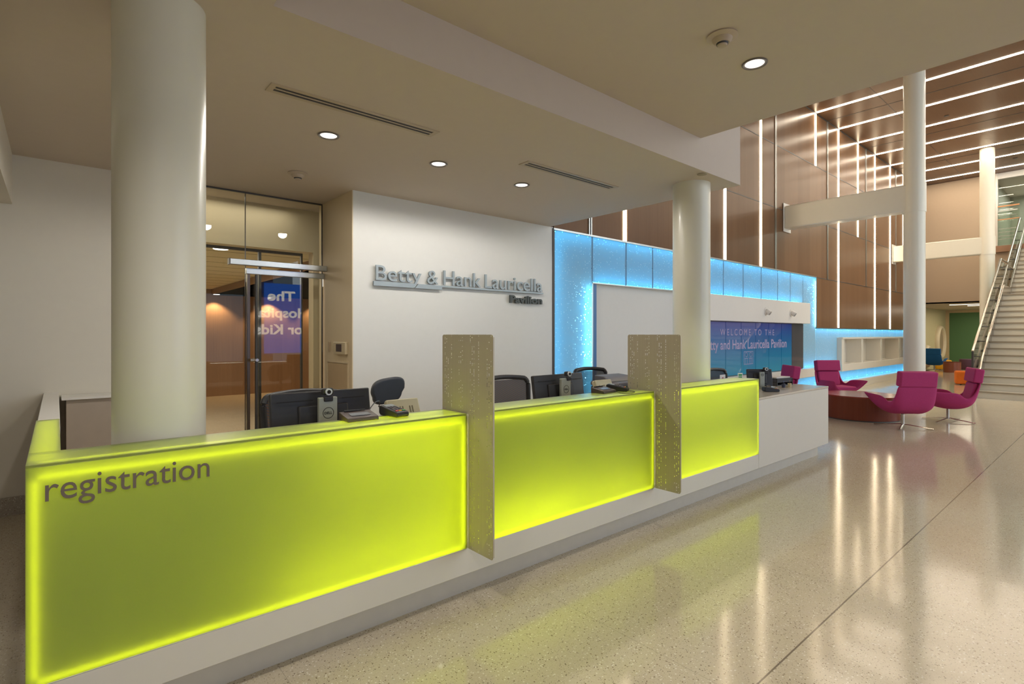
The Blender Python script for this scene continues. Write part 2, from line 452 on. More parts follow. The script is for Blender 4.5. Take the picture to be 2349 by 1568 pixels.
area('waiting_room_light', (.9, 9.5, 2.55), (0, 0, 0), 2.5, 4, 75, (1, .86, .70))
area('vestibule_fill', (.6, 6.28, 2.97), (0, 0, 0), 3.0, .25, 5, (1, .92, .80))  # unseen fill added to brighten the gap behind the glass
# end wall of the lobby, upper glazed gallery, alcove under it
S('wall_end', MB().box(XE, XE + .15, 3.09, 7.2, 2.667, ZC).box(XE, XE + .15, YW, 6.0, 0, 2.667).box(XE, XE + .15, -6.3, 3.09, 2.667, 4.44), M('taupe_wall_paint', rgb(184, 164, 140), .6, var=.02))
S('wall_upper_room', MB().box(29, 29.1, -6.3, 3.3, 4.6, 7.2).box(XE, 29.1, 3.1, 3.2, 4.6, 7.2), M('sage_wall_paint', rgb(164, 166, 152), .6))
S('ceiling_upper_room', MB().box(XE, 29.1, -6.3, 3.3, 7.0, 7.3), paint_white)
S('trim_11', MB().box(XE - .03, XE + .1, 3.03, 3.09, 4.62, ZC), white_trim)
S('floor_upper_landing', MB().box(XE - .16, 29.1, -6.3, 3.09, 4.40, 4.62), M('bronze_edge_panel', rgb(150, 116, 92), .3, .3))
S('window_1', MB().box(XE + .10, XE + .115, -6.3, 3.03, 4.62, 7.0), green_glass)
S('ceiling_alcove', MB().box(XE, 33.2, -6.3, 6.0, 2.667, 2.72), M('alcove_ceiling_paint', rgb(176, 164, 144), .7))
S('wall_alcove', MB().box(XE + .1, 33.2, 5.83, 6.0, 0, 2.667), M('alcove_wall_paint', rgb(196, 186, 146), .6))
S('wall_green', MB().box(33, 33.2, -6.3, 5.83, 0, 2.667), green_wall)
S('trim_12', MB().box(32.9, 33, 5.70, 5.83, 0, 2.667).box(32.93, 33, -6.3, 5.7, 2.55, 2.667).box(32.97, 33, -6.3, 5.7, 0, .16), M('cream_trim', rgb(200, 178, 140), .5))
# window wall behind the camera (reflected in the glass), other enclosing walls
holes = [(-4.4 + 1.52 * k, -4.4 + 1.52 * k + 1.42, .5, 2.75) for k in range(6)] + [(5.3 + 1.9 * k, 5.3 + 1.9 * k + 1.8, z, z + 2.1) for k in range(10) for z in (.3, 2.55, 4.8)]
S('wall_south', MB().wallx(-5, XE, 0, 7.3, -6.2, -6.0, holes), paint)

# LED / light strips --------------------------------------------------------
def ordn(i, n):
    return ['first', 'second', 'third', 'fourth', 'fifth', 'sixth', 'seventh', 'eighth', 'ninth', 'tenth', 'eleventh', 'twelfth'][i]
XSTR = [6.89, 8.45, 10.11, 11.69, 14.80, 16.45, 18.07, 19.69, 21.33, 22.93]
ZR = [(2.99, ZC - .5), (2.99, ZC - .5), (2.99, ZC - .5), (2.99, 6.6), (5.84, ZC - .02), (1.69, ZC - .02), (4.40, ZC - .02), (1.69, ZC - .02), (1.69, ZC - .02), (4.40, ZC - .02)]
for i, (x, (a, b)) in enumerate(zip(XSTR, ZR)):
    o = P('wall_light_strip', MB().box(x - .042, x + .042, YW - .006, YW + .003, a, b), warm_led)
    tag(o, f'warm vertical light strip in the walnut wall, {ordn(i, 10)} from the left end', 'light strip', 'vertical light strips')
for i, x in enumerate([14.80, 16.45, 18.07, 19.69, 21.33, 22.93, 24.5]):
    o = P('ceiling_light_strip', MB().box(x - .042, x + .042, -6.0, YW - .02, ZC - .006, ZC + .002), ceil_led)
    tag(o, f'long warm white light strip across the wood ceiling, {ordn(i, 7)} counted from the near soffit', 'light strip', 'light strips across the wood ceiling')
for i, (x, y) in enumerate([(15.6, 3.3), (17.6, 3.1), (17.1, 1.0), (20.6, 1.3), (23.5, 2.4)]):
    o = P('ceiling_sprinkler', MB().lathe([(.05, 0), (.06, -.008), (.045, -.012)], (x, y, ZC), 20), dark_metal)
    tag(o, f'small sprinkler cover in the wood ceiling, {ordn(i, 5)} nearest the desk soffit', 'sprinkler', 'sprinkler covers')
for i, x in enumerate((26.6, 27.9)):
    o = P('alcove_light_strip', MB().box(x, x + .10, -2, 4.6 - i * .35, 2.655, 2.6665), EM('alcove_led_%s' % 'ab'[i], (1, .9, .72, 1), 2.2))
    tag(o, ['longer', 'shorter'][i] + ' linear ceiling light in the alcove before the green wall', 'light')
area('alcove_fill', (29.5, 3.2, 2.6), (0, 0, 0), 5, 3.5, 70, (1, .88, .68))
area('upper_room_light', (27.5, 0, 6.9), (0, 0, 0), 2.5, 5, 120, (.96, .97, .94))

# ceiling fittings ----------------------------------------------------------
def downlight(x, y, z, label, e=32, col=(1, .94, .86), sz=3.06):
    t = thing('downlight', label, 'downlight', (x, y, z), 0, 'round recessed downlights')
    P('trim_ring', MB().lathe([(.062, -.001), (.078, -.006), (.074, -.010), (.060, -.004)], (0, 0, 0), 32, cap=False), M('ring_grey', rgb(120, 112, 104), .4), t, local=True, thick=.002)
    P('lamp', MB().lathe([(.0615, 0), (.058, -.004)], (0, 0, 0), 32), lamp_em, t, local=True)
    l = bpy.data.lights.new('downlight_or_fill', 'SPOT'); l.energy = e; l.color = col; l.spot_size = sz; l.spot_blend = .25; l.shadow_soft_size = .055
    o = bpy.data.objects.new('downlight_or_fill', l); o.location = (x, y, z - .015); COL.objects.link(o)
downlight(1.554, 3.926, ZS, 'recessed round downlight nearest the big left column')
downlight(2.544, 3.949, ZS, 'recessed round downlight in the middle of the row over the desk')
downlight(3.534, 3.963, ZS, 'recessed round downlight beside the shorter slot diffuser')
downlight(3.496, 1.61, ZT, 'recessed round downlight beside the smoke detector in the front ceiling', 36, sz=1.7)
for x, y, e, sz in ((.565, 3.94, 30, 3.0), (-.42, 3.94, 20, 2.9), (1.6, 1.61, 22, 1.9), (.1, 1.35, 72, 2.4), (3.5, -.4, 30, 1.7), (3.5, -2.4, 10, 1.7), (1.6, -.4, 28, 1.7)):   # fill spots added without fittings, hidden by the column or outside the view
    l = bpy.data.lights.new('downlight_or_fill', 'SPOT'); l.energy = e; l.color = (1, .94, .86); l.spot_size = sz; l.spot_blend = .9; l.shadow_soft_size = .055
    o = bpy.data.objects.new('downlight_or_fill', l); o.location = (x, y, (ZT if x > .75 and y < 2.5 else ZS) - .015); COL.objects.link(o)

def detector(x, y, z, k, label):
    t = thing('smoke_detector', label, 'smoke detector', (x, y, z), 0, 'smoke detectors')
    P('base_plate', MB().lathe([(.075 * k, 0), (.078 * k, -.008), (.06 * k, -.016), (.045 * k, -.02)], seg=32), M('detector_cream', rgb(196, 180, 160), .5), t, local=True)
    P('housing', MB().lathe([(.052 * k, -.016), (.048 * k, -.030), (.036 * k, -.045)], seg=32), M('detector_body', rgb(190, 174, 154), .5), t, local=True)
    P('vent_ring', MB().lathe([(.031 * k, -.044), (.028 * k, -.054)], seg=24), dark_metal, t, local=True)
    P('cap', MB().lathe([(.027 * k, -.053), (.022 * k, -.062), (.008 * k, -.065)], seg=24), M('detector_cap', rgb(190, 174, 154), .5), t, local=True)
detector(1.702, 5.037, ZS, 1.15, 'smoke detector on the ceiling in front of the glass wall')
detector(3.03, 1.59, ZT, 1.15, 'large smoke detector on the dim front ceiling beside a downlight')
o = P('sprinkler_cover', MB().lathe([(.045, 0), (.043, -.006), (.02, -.007)], (4.578, 2.60, ZS), 24), M('cover_paint', rgb(160, 150, 130), .6))
tag(o, 'flat concealed sprinkler cover on the soffit just above the far desk column', 'sprinkler')
def diffuser(x0, x1, y, label):
    t = thing('slot_diffuser', label, 'air diffuser', (x0, y, ZS), 0, 'linear slot diffusers')
    L = x1 - x0; h = .065
    P('frame', MB().box(0, L, -h, -h + .03, -.006, 0).box(0, L, h - .03, h, -.006, 0).box(0, .035, -h + .03, h - .03, -.006, 0).box(L - .035, L, -h + .03, h - .03, -.006, 0).box(.035, L - .035, -.006, .006, -.006, 0), M('diffuser_paint', rgb(186, 170, 146), .5), t, local=True)
    P('slot', MB().box(.03, L - .03, -.035, -.006, -.002, 0), M('slot_black', rgb(48, 48, 52), .6), t, local=True)
    P('slot', MB().box(.03, L - .03, .006, .035, -.002, 0), bpy.data.materials['slot_black'], t, local=True)
diffuser(.97, 2.15, 3.385, 'long white twin slot air diffuser on the ceiling near the left column')
diffuser(3.09, 4.33, 3.44, 'farther twin slot air diffuser near the sprinkler cover and desk column')

# columns -------------------------------------------------------------------
def column(x, y, ztop, label, sleeve=None, beam=None):
    t = thing('round_column', label, 'column', (x, y, 0), 0, 'round gloss painted columns')
    P('shaft', MB().lathe([(.18, 0), (.18, ztop)], seg=64), col_paint, t, local=True)
    if sleeve:
        P('sleeve', MB().lathe([(.18, sleeve[0]), (.193, sleeve[0]), (.193, sleeve[1]), (.18, sleeve[1])], seg=64, cap=False), col_paint, t, local=True)
column(.36, 2.88, ZS, 'thick round cream column rising behind the left end of the lime desk')
column(4.83, 2.86, ZS, 'round olive tinted column behind the desk between the blue lit portal panels')
column(13.02, 2.80, ZC, 'tall white round column behind the pink chairs holding the nearer beam', (3.93, 4.50))
column(21.7, 2.84, ZC, 'tall white round column beside the stair handrail holding the farther beam', (3.95, 4.50))
def beam(x, label):
    t = thing('steel_beam', label, 'beam', (x, 2.98, 4.23), 0, 'white beams from columns to the walnut wall')
    P('box_section', MB().box(x - .16, x + .16, 2.86, YW - .02, 3.965, 4.495), col_paint, t, bev=.03, segs=3)
    P('end_plate', MB().box(x - .20, x + .20, YW - .02, YW - .005, 3.90, 4.56), white_trim, t)
beam(13.02, 'white box beam joining the nearer tall column to the walnut wall')
beam(21.7, 'white box beam joining the column by the stairs to the walnut wall')

# glowing blue portal and band ---------------------------------------------
pt = thing('light_portal', 'glowing blue perforated portal frame around the recessed white wall', 'light portal', (10, YW, 0))
def lit_panel(x0, x1, z0, z1, root, name='perforated_panel'):
    return P(name, MB().grid([[(x0, YW, z0), (x1, YW, z0)], [(x0, YW, z1), (x1, YW, z1)]]), perf_blue, root)
seamsx = [6.10, 6.92, 7.65, 8.45, 9.25, 10.05, 10.88, 11.71, 12.54, 13.24, 13.99]
lit_panel(5.30, 6.095, .10, 2.965, pt)
for a, b in zip(seamsx, seamsx[1:]): lit_panel(a + .006, b - .006, 2.29, 2.965, pt)
lit_panel(14.0, 14.79, .66, 2.965, pt)
P('reflector_back', MB().box(5.30, 14.8, YW + .13, YW + .14, 2.28, 2.97).box(5.3, 6.1, YW + .13, YW + .14, 0, 2.28).box(14.0, 14.8, YW + .13, YW + .14, .5, 2.28)
  .box(5.29, 14.8, YW + .01, YW + .13, 2.972, 2.982).box(6.1, 14, YW + .01, YW + .13, 2.275, 2.285).box(5.29, 5.296, YW + .01, YW + .13, 0, 2.97).box(6.095, 6.105, YW + .01, YW + .13, 0, 2.28).box(13.99, 14.0, YW + .01, YW + .13, .5, 2.28).box(14.792, 14.8, YW + .01, YW + .13, .5, 2.97), cavity, pt)
pass
for x in seamsx: P('seam_strip', MB().box(x - .012, x + .012, YW + .002, YW + .010, 2.285, 2.965), M('seam_blue', rgb(20, 70, 120), .5), pt)
P('metal_edge', MB().box(6.1, 14.0, YW - .012, YW + .02, 2.268, 2.285).box(6.096, 6.116, YW - .006, YW + .02, 0, 2.28), grey_metal, pt)
for s in (MB().box(5.32, 14.7, YW + .05, YW + .07, 2.945, 2.96), MB().box(6.15, 13.9, YW + .05, YW + .07, 2.30, 2.315),
          MB().box(5.34, 5.35, YW + .09, YW + .10, .3, 2.9),
          MB().box(14.05, 14.7, YW + .05, YW + .07, .68, .70)):
    P('led_strip', s, blue_led, pt)
P('wash_light', MB().box(6.02, 6.035, YW + .07, YW + .085, .30, 2.22), EM('cyan_led', (.20, .68, 1, 1), 60), pt)
P('wash_light', MB().box(14.735, 14.75, YW + .03, YW + .045, 1.72, 2.88), bpy.data.materials['cyan_led'], pt)
band_led = EM('band_blue_led', (.06, .55, 1.0, 1), 24.0)
bd = thing('light_band', 'low blue glowing textured band behind and under the white display shelf', 'light band', (20, YW, 0))
for k in range(13):
    a = 14.80 + .81 * k; b = min(a + .807, XE)
    lit_panel(a + .003, b, 1.432, 1.655, bd); lit_panel(a + .003, b, .215, .485, bd)
lit_panel(14.803, 16.33, .665, 1.43, bd)
lit_panel(9, 14.797, .215, .445, bd)
P('reflector_back', MB().box(14.8, XE, YW + .16, YW + .17, 1.43, 1.66).box(14.8, 16.33, YW + .16, YW + .17, .66, 1.43).box(9, XE, YW + .16, YW + .17, .20, .50).box(9, XE, YW + .01, YW + .16, .205, .213).box(14.8, XE, YW + .01, YW + .16, 1.66, 1.67), cavity, bd)
P('led_strip', MB().box(14.85, XE - .05, YW + .05, YW + .065, 1.628, 1.64), band_led, bd)
P('led_strip', MB().box(14.85, 16.1, YW + .05, YW + .065, .69, .70), band_led, bd)
P('led_strip', MB().box(9.05, XE - .05, YW + .09, YW + .105, .235, .245), band_led, bd)
P('edge_blue_spill', MB().box(6.118, 6.235, YW + .03, YW + .04, 0, 2.262), M('painted_blue_spill', rgb(60, 120, 180), .3), pt)  # blue LED spill on the recess wall, painted as a flat coloured strip
S('wall_portal_recess', MB().box(6.1, 14.0, YW + .10, YW + .16, 0, 2.28).box(5.27, 14.8, YW + .26, YW + .35, 0, 2.985).box(14.8, XE, YW + .36, YW + .45, 0, 1.66), paint_white)
S('trim_13', MB().box(8.9, XE, 5.08, YW + .3, 0, .21), white_solid)
# white ledge under the screen and panels
lg = P('wall_ledge', MB().box(8.9, 16.12, 5.13, YW + .09, .45, .66), white_solid, bev=.008)
tag(lg, 'long white ledge running under the blue welcome screen', 'ledge')
# white box header with two speakers, screen
hb = P('header_box', MB().box(8.7, 13.99, 5.08, YW + .09, 1.765, 2.262), white_trim, bev=.006)
tag(hb, 'white boxed header above the blue welcome screen', 'header box')
def spotcone(x, label):
    t = thing('wall_spotlight', label, 'spotlight', (x, 5.08, 2.0), 0, 'white snout fixtures on the header box')
    P('trim_ring', MB().cyl((0, 0, 0), (0, -.012, 0), .09, .085, 32), white_trim, t, local=True)
    P('snout', MB().cyl((0, -.01, .01), (.015, -.09, -.045), .055, .052, 28), white_trim, t, local=True, bev=.006)
    P('lens', MB().cyl((.0148, -.089, -.0445), (.016, -.095, -.048), .044, .044, 24), M('lens_grey', rgb(140, 138, 130), .3), t, local=True)
spotcone(11.55, 'white snout spotlight on the header box, the one farther from its end')
spotcone(12.85, 'white snout spotlight on the header box nearest its right end')
scr = thing('welcome_screen', 'blue to teal glossy welcome screen behind the desk', 'screen', (11.3, YW, .67))
xs = [8.72, 9.39, 10.12, 10.77, 11.42, 12.06, 12.72, 13.30]
for a, b in zip(xs, xs[1:]): P('display_panel', MB().box(a + .008, b - .008, YW - .01, YW + .05, .672, 1.752), film, scr)
P('display_panel', MB().box(13.308, 13.985, YW - .01, YW + .05, .672, 1.752), film_grey, scr, label='grey clear glass panel at the right end')
P('panel_frame', MB().box(8.7, 13.99, YW, YW + .06, .655, 1.765), dark_metal, scr)
letters(fit_text('W E L C O M E   T O   T H E', (9.90, YW - .012, 1.485), (1, 0, 0), 2.43, .135, .003), film_text, scr)
letters(fit_text('Betty and Hank Lauricella Pavilion', (9.25, YW - .012, 1.205), (1, 0, 0), 3.75, .20, .003, .012), film_text, scr)
ic = MB()
for a, b, c, d in ((10.88, 11.30, 1.135, 1.145), (10.88, 11.30, .875, .885), (10.88, 10.89, .875, 1.145), (11.29, 11.30, .875, 1.145)): ic.box(a, b, YW - .014, YW - .010, c, d)
for cx in (10.99, 11.19):
    ic.tube([(cx + .05 * math.cos(u * PI / 8), YW - .012, 1.075 + .045 * math.sin(u * PI / 8)) for u in range(16)], .005, 6, closed=True)
    ic.box(cx - .045, cx - .035, YW - .014, YW - .010, .89, 1.0).box(cx + .035, cx + .045, YW - .014, YW - .010, .89, 1.0).box(cx - .07, cx + .07, YW - .014, YW - .010, .995, 1.005)
P('pictogram', ic, film_text, scr)

# display shelf --------------------------------------------------------------
sh = thing('display_shelf', 'long white empty niche shelf set into the blue glowing band', 'shelf', (16.13, 5.13, .49))
P('top_board', MB().box(16.33, XE, 5.11, YW + .30, 1.375, 1.425), white_solid, sh, bev=.005)
P('bottom_board', MB().box(16.33, XE, 5.12, YW + .30, .488, .68), white_solid, sh, bev=.005)
P('back_board', MB().box(16.4, XE, YW + .28, YW + .30, .68, 1.375), white_solid, sh)
for k, x in enumerate([16.33, 17.98, 19.82, 21.86, 23.95]): P('divider', MB().box(x, x + (.14 if k else .20), 5.13, YW + .28, .68, 1.375), white_solid, sh, bev=.004)

# big wall lettering ---------------------------------------------------------
sg = thing('wall_sign', 'raised metal lettering with underline bar on the pale wall', 'sign', (3.8, YW, 1.9))
yl = YW - .035
letters(fit_text('Betty', (2.572, yl, 2.080), (1, 0, 0), .555, .172, .022), letter_silver, sg)
letters(fit_text('&', (3.205, yl, 2.080), (1, 0, 0), .145, .165, .022), letter_silver, sg)
letters(fit_text('Hank', (3.425, yl, 2.080), (1, 0, 0), .545, .180, .022), letter_silver, sg)
letters(fit_text('Lauricella', (4.035, yl, 2.080), (1, 0, 0), .985, .180, .022), letter_silver, sg)
letters(fit_text('Pavilion', (4.443, yl, 1.915), (1, 0, 0), .575, .098, .022, .035), letter_dark, sg)
P('underline_bar', MB().prism([(2.545, 2.020), (3.015, 2.020), (3.055, 2.068), (2.545, 2.068)], 'y', yl - .012, yl + .012), letter_silver, sg)
P('underline_bar', MB().prism([(3.045, 2.020), (3.40, 2.020), (3.40, 2.068), (3.085, 2.068)], 'y', yl - .012, yl + .012), letter_silver, sg)
P('underline_bar', MB().box(3.40, 5.036, yl - .012, yl + .012, 2.050, 2.070), letter_silver, sg)
for x in (2.7, 3.3, 3.9, 4.5, 4.95): P('standoff_pin', MB().cyl((x, yl, 2.06), (x, YW, 2.06), .006, seg=8), grey_metal, sg)

# return wall fittings (plane x = 2.326, facing left) ------------------------
X0 = 2.326
t = thing('wall_control_panel', 'cream wall thermostat panel with a dark display on the wall return', 'control panel', (X0, 5.51, 1.35))
P('housing', MB().box(X0 - .035, X0, 5.35, 5.66, 1.289, 1.420), M('panel_cream', rgb(206, 192, 160), .4), t, bev=.006)
P('display', MB().box(X0 - .038, X0 - .034, 5.44, 5.58, 1.318, 1.398), M('display_brown', rgb(84, 72, 68), .15), t)
t = thing('light_switch', 'slim cream wall switch plate between the panel and the glass', 'switch', (X0, 5.70, 1.36))
P('plate', MB().box(X0 - .008, X0, 5.69, 5.745, 1.31, 1.40), bpy.data.materials['panel_cream'], t, bev=.002)
P('rocker', MB().box(X0 - .014, X0 - .007, 5.702, 5.732, 1.33, 1.38), bpy.data.materials['panel_cream'], t, bev=.002)
t = thing('cover_plate', 'narrow blank cover plate at the left of the wall switch', 'cover plate', (X0, 5.85, 1.36))
P('plate', MB().box(X0 - .010, X0, 5.83, 5.87, 1.310, 1.422), M('plate_tan', rgb(196, 176, 146), .45), t, bev=.002)
t = thing('access_panel', 'painted hinged access panel low on the wall return', 'access panel', (X0, 5.6, .7))
P('frame', MB().box(X0 - .012, X0, 5.325, 5.90, 1.195, 1.222).box(X0 - .012, X0, 5.325, 5.345, .3, 1.2).box(X0 - .012, X0, 5.88, 5.90, .3, 1.2), tan_paint, t)
P('door', MB().box(X0 - .008, X0, 5.35, 5.875, .3, 1.188), M('panel_door_tan', rgb(196, 172, 136), .5), t)

# glass wall and sliding door ------------------------------------------------
gp = [(1.02, 1.505), (1.511, 2.32)]
for i, (a, b) in enumerate(gp):
    S(f'window_{i + 2}', MB().box(a, b, YG, YG + .012, 2.29 if i else 0, ZS - .012), clear_glass)
S('trim_14', MB().box(1.02, 2.32, YG - .008, YG + .02, ZS - .014, ZS).box(1.505, 1.511, YG - .002, YG + .014, 0, ZS).box(2.318, 2.326, YG - .002, YG + .014, 0, ZS), dark_metal)
d = thing('sliding_glass_door', 'frameless sliding glass door with steel track and long pull', 'door', (1.9, YG, 0))
P('glass_leaf', MB().box(1.50, 2.31, YG - .06, YG - .048, .01, 2.17), clear_glass, d)
P('track', MB().box(1.33, 2.322, YG - .15, YG - .07, 2.215, 2.272), grey_metal, d, bev=.003)
P('top_clamp', MB().box(1.50, 2.322, YG - .07, YG - .03, 2.135, 2.195), grey_metal, d, bev=.003)
P('track_end_cap', MB().box(1.322, 1.332, YG - .15, YG - .07, 2.213, 2.274), dark_metal, d)
P('pull_bar', MB().cyl((1.578, YG - .14, .06), (1.578, YG - .14, 2.12), .014, seg=16), bpy.data.materials['dark_reveal_metal'], d)
P('edge_rail', MB().box(1.508, 1.535, YG - .075, YG - .035, .02, 2.13), M('bronze_rail', rgb(100, 88, 80), .3, .6), d)
P('lock_boss', MB().cyl((1.52, YG - .14, 1.235), (1.60, YG - .14, 1.235), .017, seg=16).cyl((1.578, YG - .17, 1.235), (1.578, YG - .05, 1.235), .016, seg=16), steel, d)

# waiting room downlights behind the glass
for i, (x, y) in enumerate([(1.6, 7.6), (1.1, 8.9)]):
    o = P('ceiling_lamp', MB().lathe([(.09, 0), (.085, -.006)], (x, y, 2.6), 24), EM('cool_lamp_%s' % 'ab'[i], (1, .97, .92, 1), 3))
    tag(o, ['lit round ceiling lamp behind the glass, nearer the door track', 'lit round ceiling lamp behind the glass, nearer the left column'][i], 'ceiling lamp', 'ceiling lamps behind the glass')
o = P('ceiling_lamp', MB().lathe([(.07, 0), (.065, -.006)], (2.9, 14.2, 2.46), 24), bpy.data.materials['cool_lamp_a'])
tag(o, 'small lamp in the wooden ceiling over the glowing wall spot', 'ceiling lamp', 'ceiling lamps behind the glass')

# banner on the window wall, seen mirrored in the door glass
bn = thing('window_banner', 'blue window banner with pale serif words, mirrored in the door glass', 'banner', (5.6, -5.93, 2.1))
P('film', MB().box(5.02, 6.30, -5.955, -5.94, .9, 3.15), M('banner_blue', rgb(40, 84, 190), .5, emit=rgb(60, 110, 215), es=2.4), bn)
P('daylight_pane', MB().box(6.32, 7.3, -5.955, -5.94, .9, 2.9), M('bright_pane', rgb(190, 205, 235), .5, emit=rgb(190, 205, 235), es=2.0), bn)
bt = M('banner_text', rgb(250, 245, 240), .5, emit=rgb(250, 245, 240), es=3.2)
for body, z, wd, x in (('The', 2.60, .86, 5.98), ('Hospital', 2.06, 1.62, 6.38), ('for Kids', 1.52, 1.62, 6.36)):
    letters(fit_text(body, (x, -5.935, z), (-1, 0, 0), wd, .32, .004, .03), bt, bn)

# low wall at the left end behind the desk -----------------------------------
hw = thing('half_wall', 'low white capped partition from the desk end to the back wall', 'partition', (-.04, 4.8, 0))
P('cap', MB().box(-.085, .015, 3.70, YG, .965, 1.0), white_trim, hw, bev=.004)
P('panel', MB().box(-.07, 0, 3.70, YG - .02, 0, .965), M('warm_grey_laminate', rgb(176, 164, 150), .45), hw)
cb = thing('low_cabinet', 'grey low cabinet front along the back wall left of the big column', 'cabinet', (.5, 5.8, 0))
P('carcass', MB().box(.06, 1.0, YG - .30, YG - .02, .08, .955), bpy.data.materials['warm_grey_laminate'], cb, bev=.003)
P('plinth', MB().box(.08, .98, YG - .27, YG - .02, 0, .08), dark_metal, cb)
P('worktop', MB().box(.03, 1.02, YG - .33, YG - .01, .955, .975), white_trim, cb, bev=.003)

# ================================================================== RECEPTION DESK
YD = 2.43
dk = thing('reception_desk', 'long white reception desk with three backlit lime acrylic fronts and REGISTRATION lettering', 'desk', (3.6, 2.8, 0))
P('base_cabinet', MB().box(-.075, 5.37, YD + .002, 2.66, .15, .295).box(5.372, 7.27, YD + .002, 3.18, .15, .838), white_solid, dk, bev=.004)
P('counter_top', MB().box(5.372, 7.272, YD, 3.182, .838, .861), M('counter_top_surface', rgb(206, 196, 180), .16, var=.03), dk, bev=.005)
P('toe_kick', MB().box(-.06, 7.20, YD + .10, 3.10, 0, .15), M('toe_kick_laminate', rgb(205, 200, 190), .35), dk)
P('staff_worktop', MB().box(.60, 4.60, 2.684, 3.36, .715, .74).box(5.06, 5.37, 2.684, 3.36, .715, .74), M('worktop_laminate', rgb(200, 190, 170), .4), dk, bev=.003)
P('staff_back_panel', MB().box(.03, 5.37, 2.66, 2.68, .15, 1.04), M('grey_back_laminate', rgb(170, 160, 146), .5), dk)
def segment(x0, x1, left=False):
    P('glowing_front', MB().box(x0, x1, YD, YD + .004, .297, 1.0465), lime, dk, label='backlit lime acrylic front panel')
    P('glowing_top', MB().box(x0, x1, YD, 2.682, 1.047, 1.055), lime, dk, label='backlit lime acrylic transaction ledge')
    e = MB().box(x1 - .010, x1, YD + .011, 2.655, .297, 1.041)
    if not left: e.box(x0, x0 + .010, YD + .011, 2.655, .297, 1.041)
    P('glowing_side', e, lime, dk)
    P('reflector_lining', MB().box(x0 + .011, x1 - .011, 2.645, 2.655, .30, 1.041).box(x0 + .011, x1 - .011, YD + .012, 2.645, .296, .300), cavity, dk)
    a, b = x0 + .03, x1 - .03
    P('led_strip', MB().box(a, b, YD + .013, YD + .018, 1.008, 1.013), lime_led, dk)
    P('led_strip', MB().box(a, b, YD + .040, YD + .045, 1.033, 1.038), lime_led, dk)
    P('led_strip', MB().box(a, b, YD + .013, YD + .018, .309, .314), lime_led, dk)
    P('led_strip', MB().box(b + .008, b + .013, YD + .013, YD + .018, .32, 1.0), lime_led, dk)
    P('led_strip', MB().box(a - .010, a - .005, YD + .013, YD + .018, .32, 1.0), lime_led, dk)
segment(-.08, 1.75, True); segment(1.79, 3.56); segment(3.60, 5.37)
for a, b, c, d in ((.75, 1.72, .32, .33), (.95, 1.72, .97, .98), (1.69, 1.70, .35, .96), (1.83, 3.5, .31, .325), (1.83, 2.6, .33, .345), (3.64, 5.33, .31, .325), (3.64, 5.33, .97, .98)):
    P('led_strip', MB().box(a, b, 2.60, 2.615, c, d), lime_led_soft, dk)
P('glowing_return', MB().box(-.08, -.070, YD + .011, 3.69, .297, 1.041).box(-.08, .012, 2.684, 3.69, 1.047, 1.055).box(-.08, .012, 3.68, 3.69, .297, 1.041), lime, dk, label='backlit lime side return')
P('return_lining', MB().box(.002, .012, 2.684, 3.68, .15, 1.041).box(-.069, .002, YD + .02, 3.68, .29, .30), cavity, dk)
P('return_base', MB().box(-.075, .01, 2.66, 3.69, .15, .295), white_solid, dk)
P('led_strip', MB().box(-.052, -.044, 2.50, 3.64, 1.012, 1.018).box(-.025, -.017, 2.50, 3.64, 1.012, 1.018), lime_led, dk)
letters(fit_text('registration', (-.030, YD - .002, .926), (1, 0, 0), .500, .089, .005, .0), letter_brown, dk)

def roundrect(u0, u1, v0, v1, r, n=5):
    pts = []
    for cx, cy, a0 in ((u1 - r, v0 + r, -PI / 2), (u1 - r, v1 - r, 0), (u0 + r, v1 - r, PI / 2), (u0 + r, v0 + r, PI)):
        pts += [(cx + r * math.cos(a0 + k * PI / 2 / n), cy + r * math.sin(a0 + k * PI / 2 / n)) for k in range(n + 1)]
    return pts
for x, lb in ((1.762, 'perforated bronze divider screen nearer the registration lettering'), (3.572, 'perforated bronze divider screen in front of the far desk column')):
    t = thing('divider_screen', lb, 'divider screen', (x + .006, 2.45, .295), 0, 'tall perforated divider screens on the desk')
    P('perforated_sheet', MB().prism(roundrect(2.205, 2.692, .295, 1.5, .016), 'x', x, x + .0015), perf_metal, t)
    P('edge_trim', MB().box(x, x + .009, 2.2035, 2.2055, .31, 1.486), M('edge_trim_metal', rgb(188, 178, 158), .4, .3), t)
    P('mounting_bracket', MB().box(x - .010, x, 2.46, 2.62, .95, 1.03).box(x - .010, x, 2.46, 2.62, .35, .42), grey_metal, t)

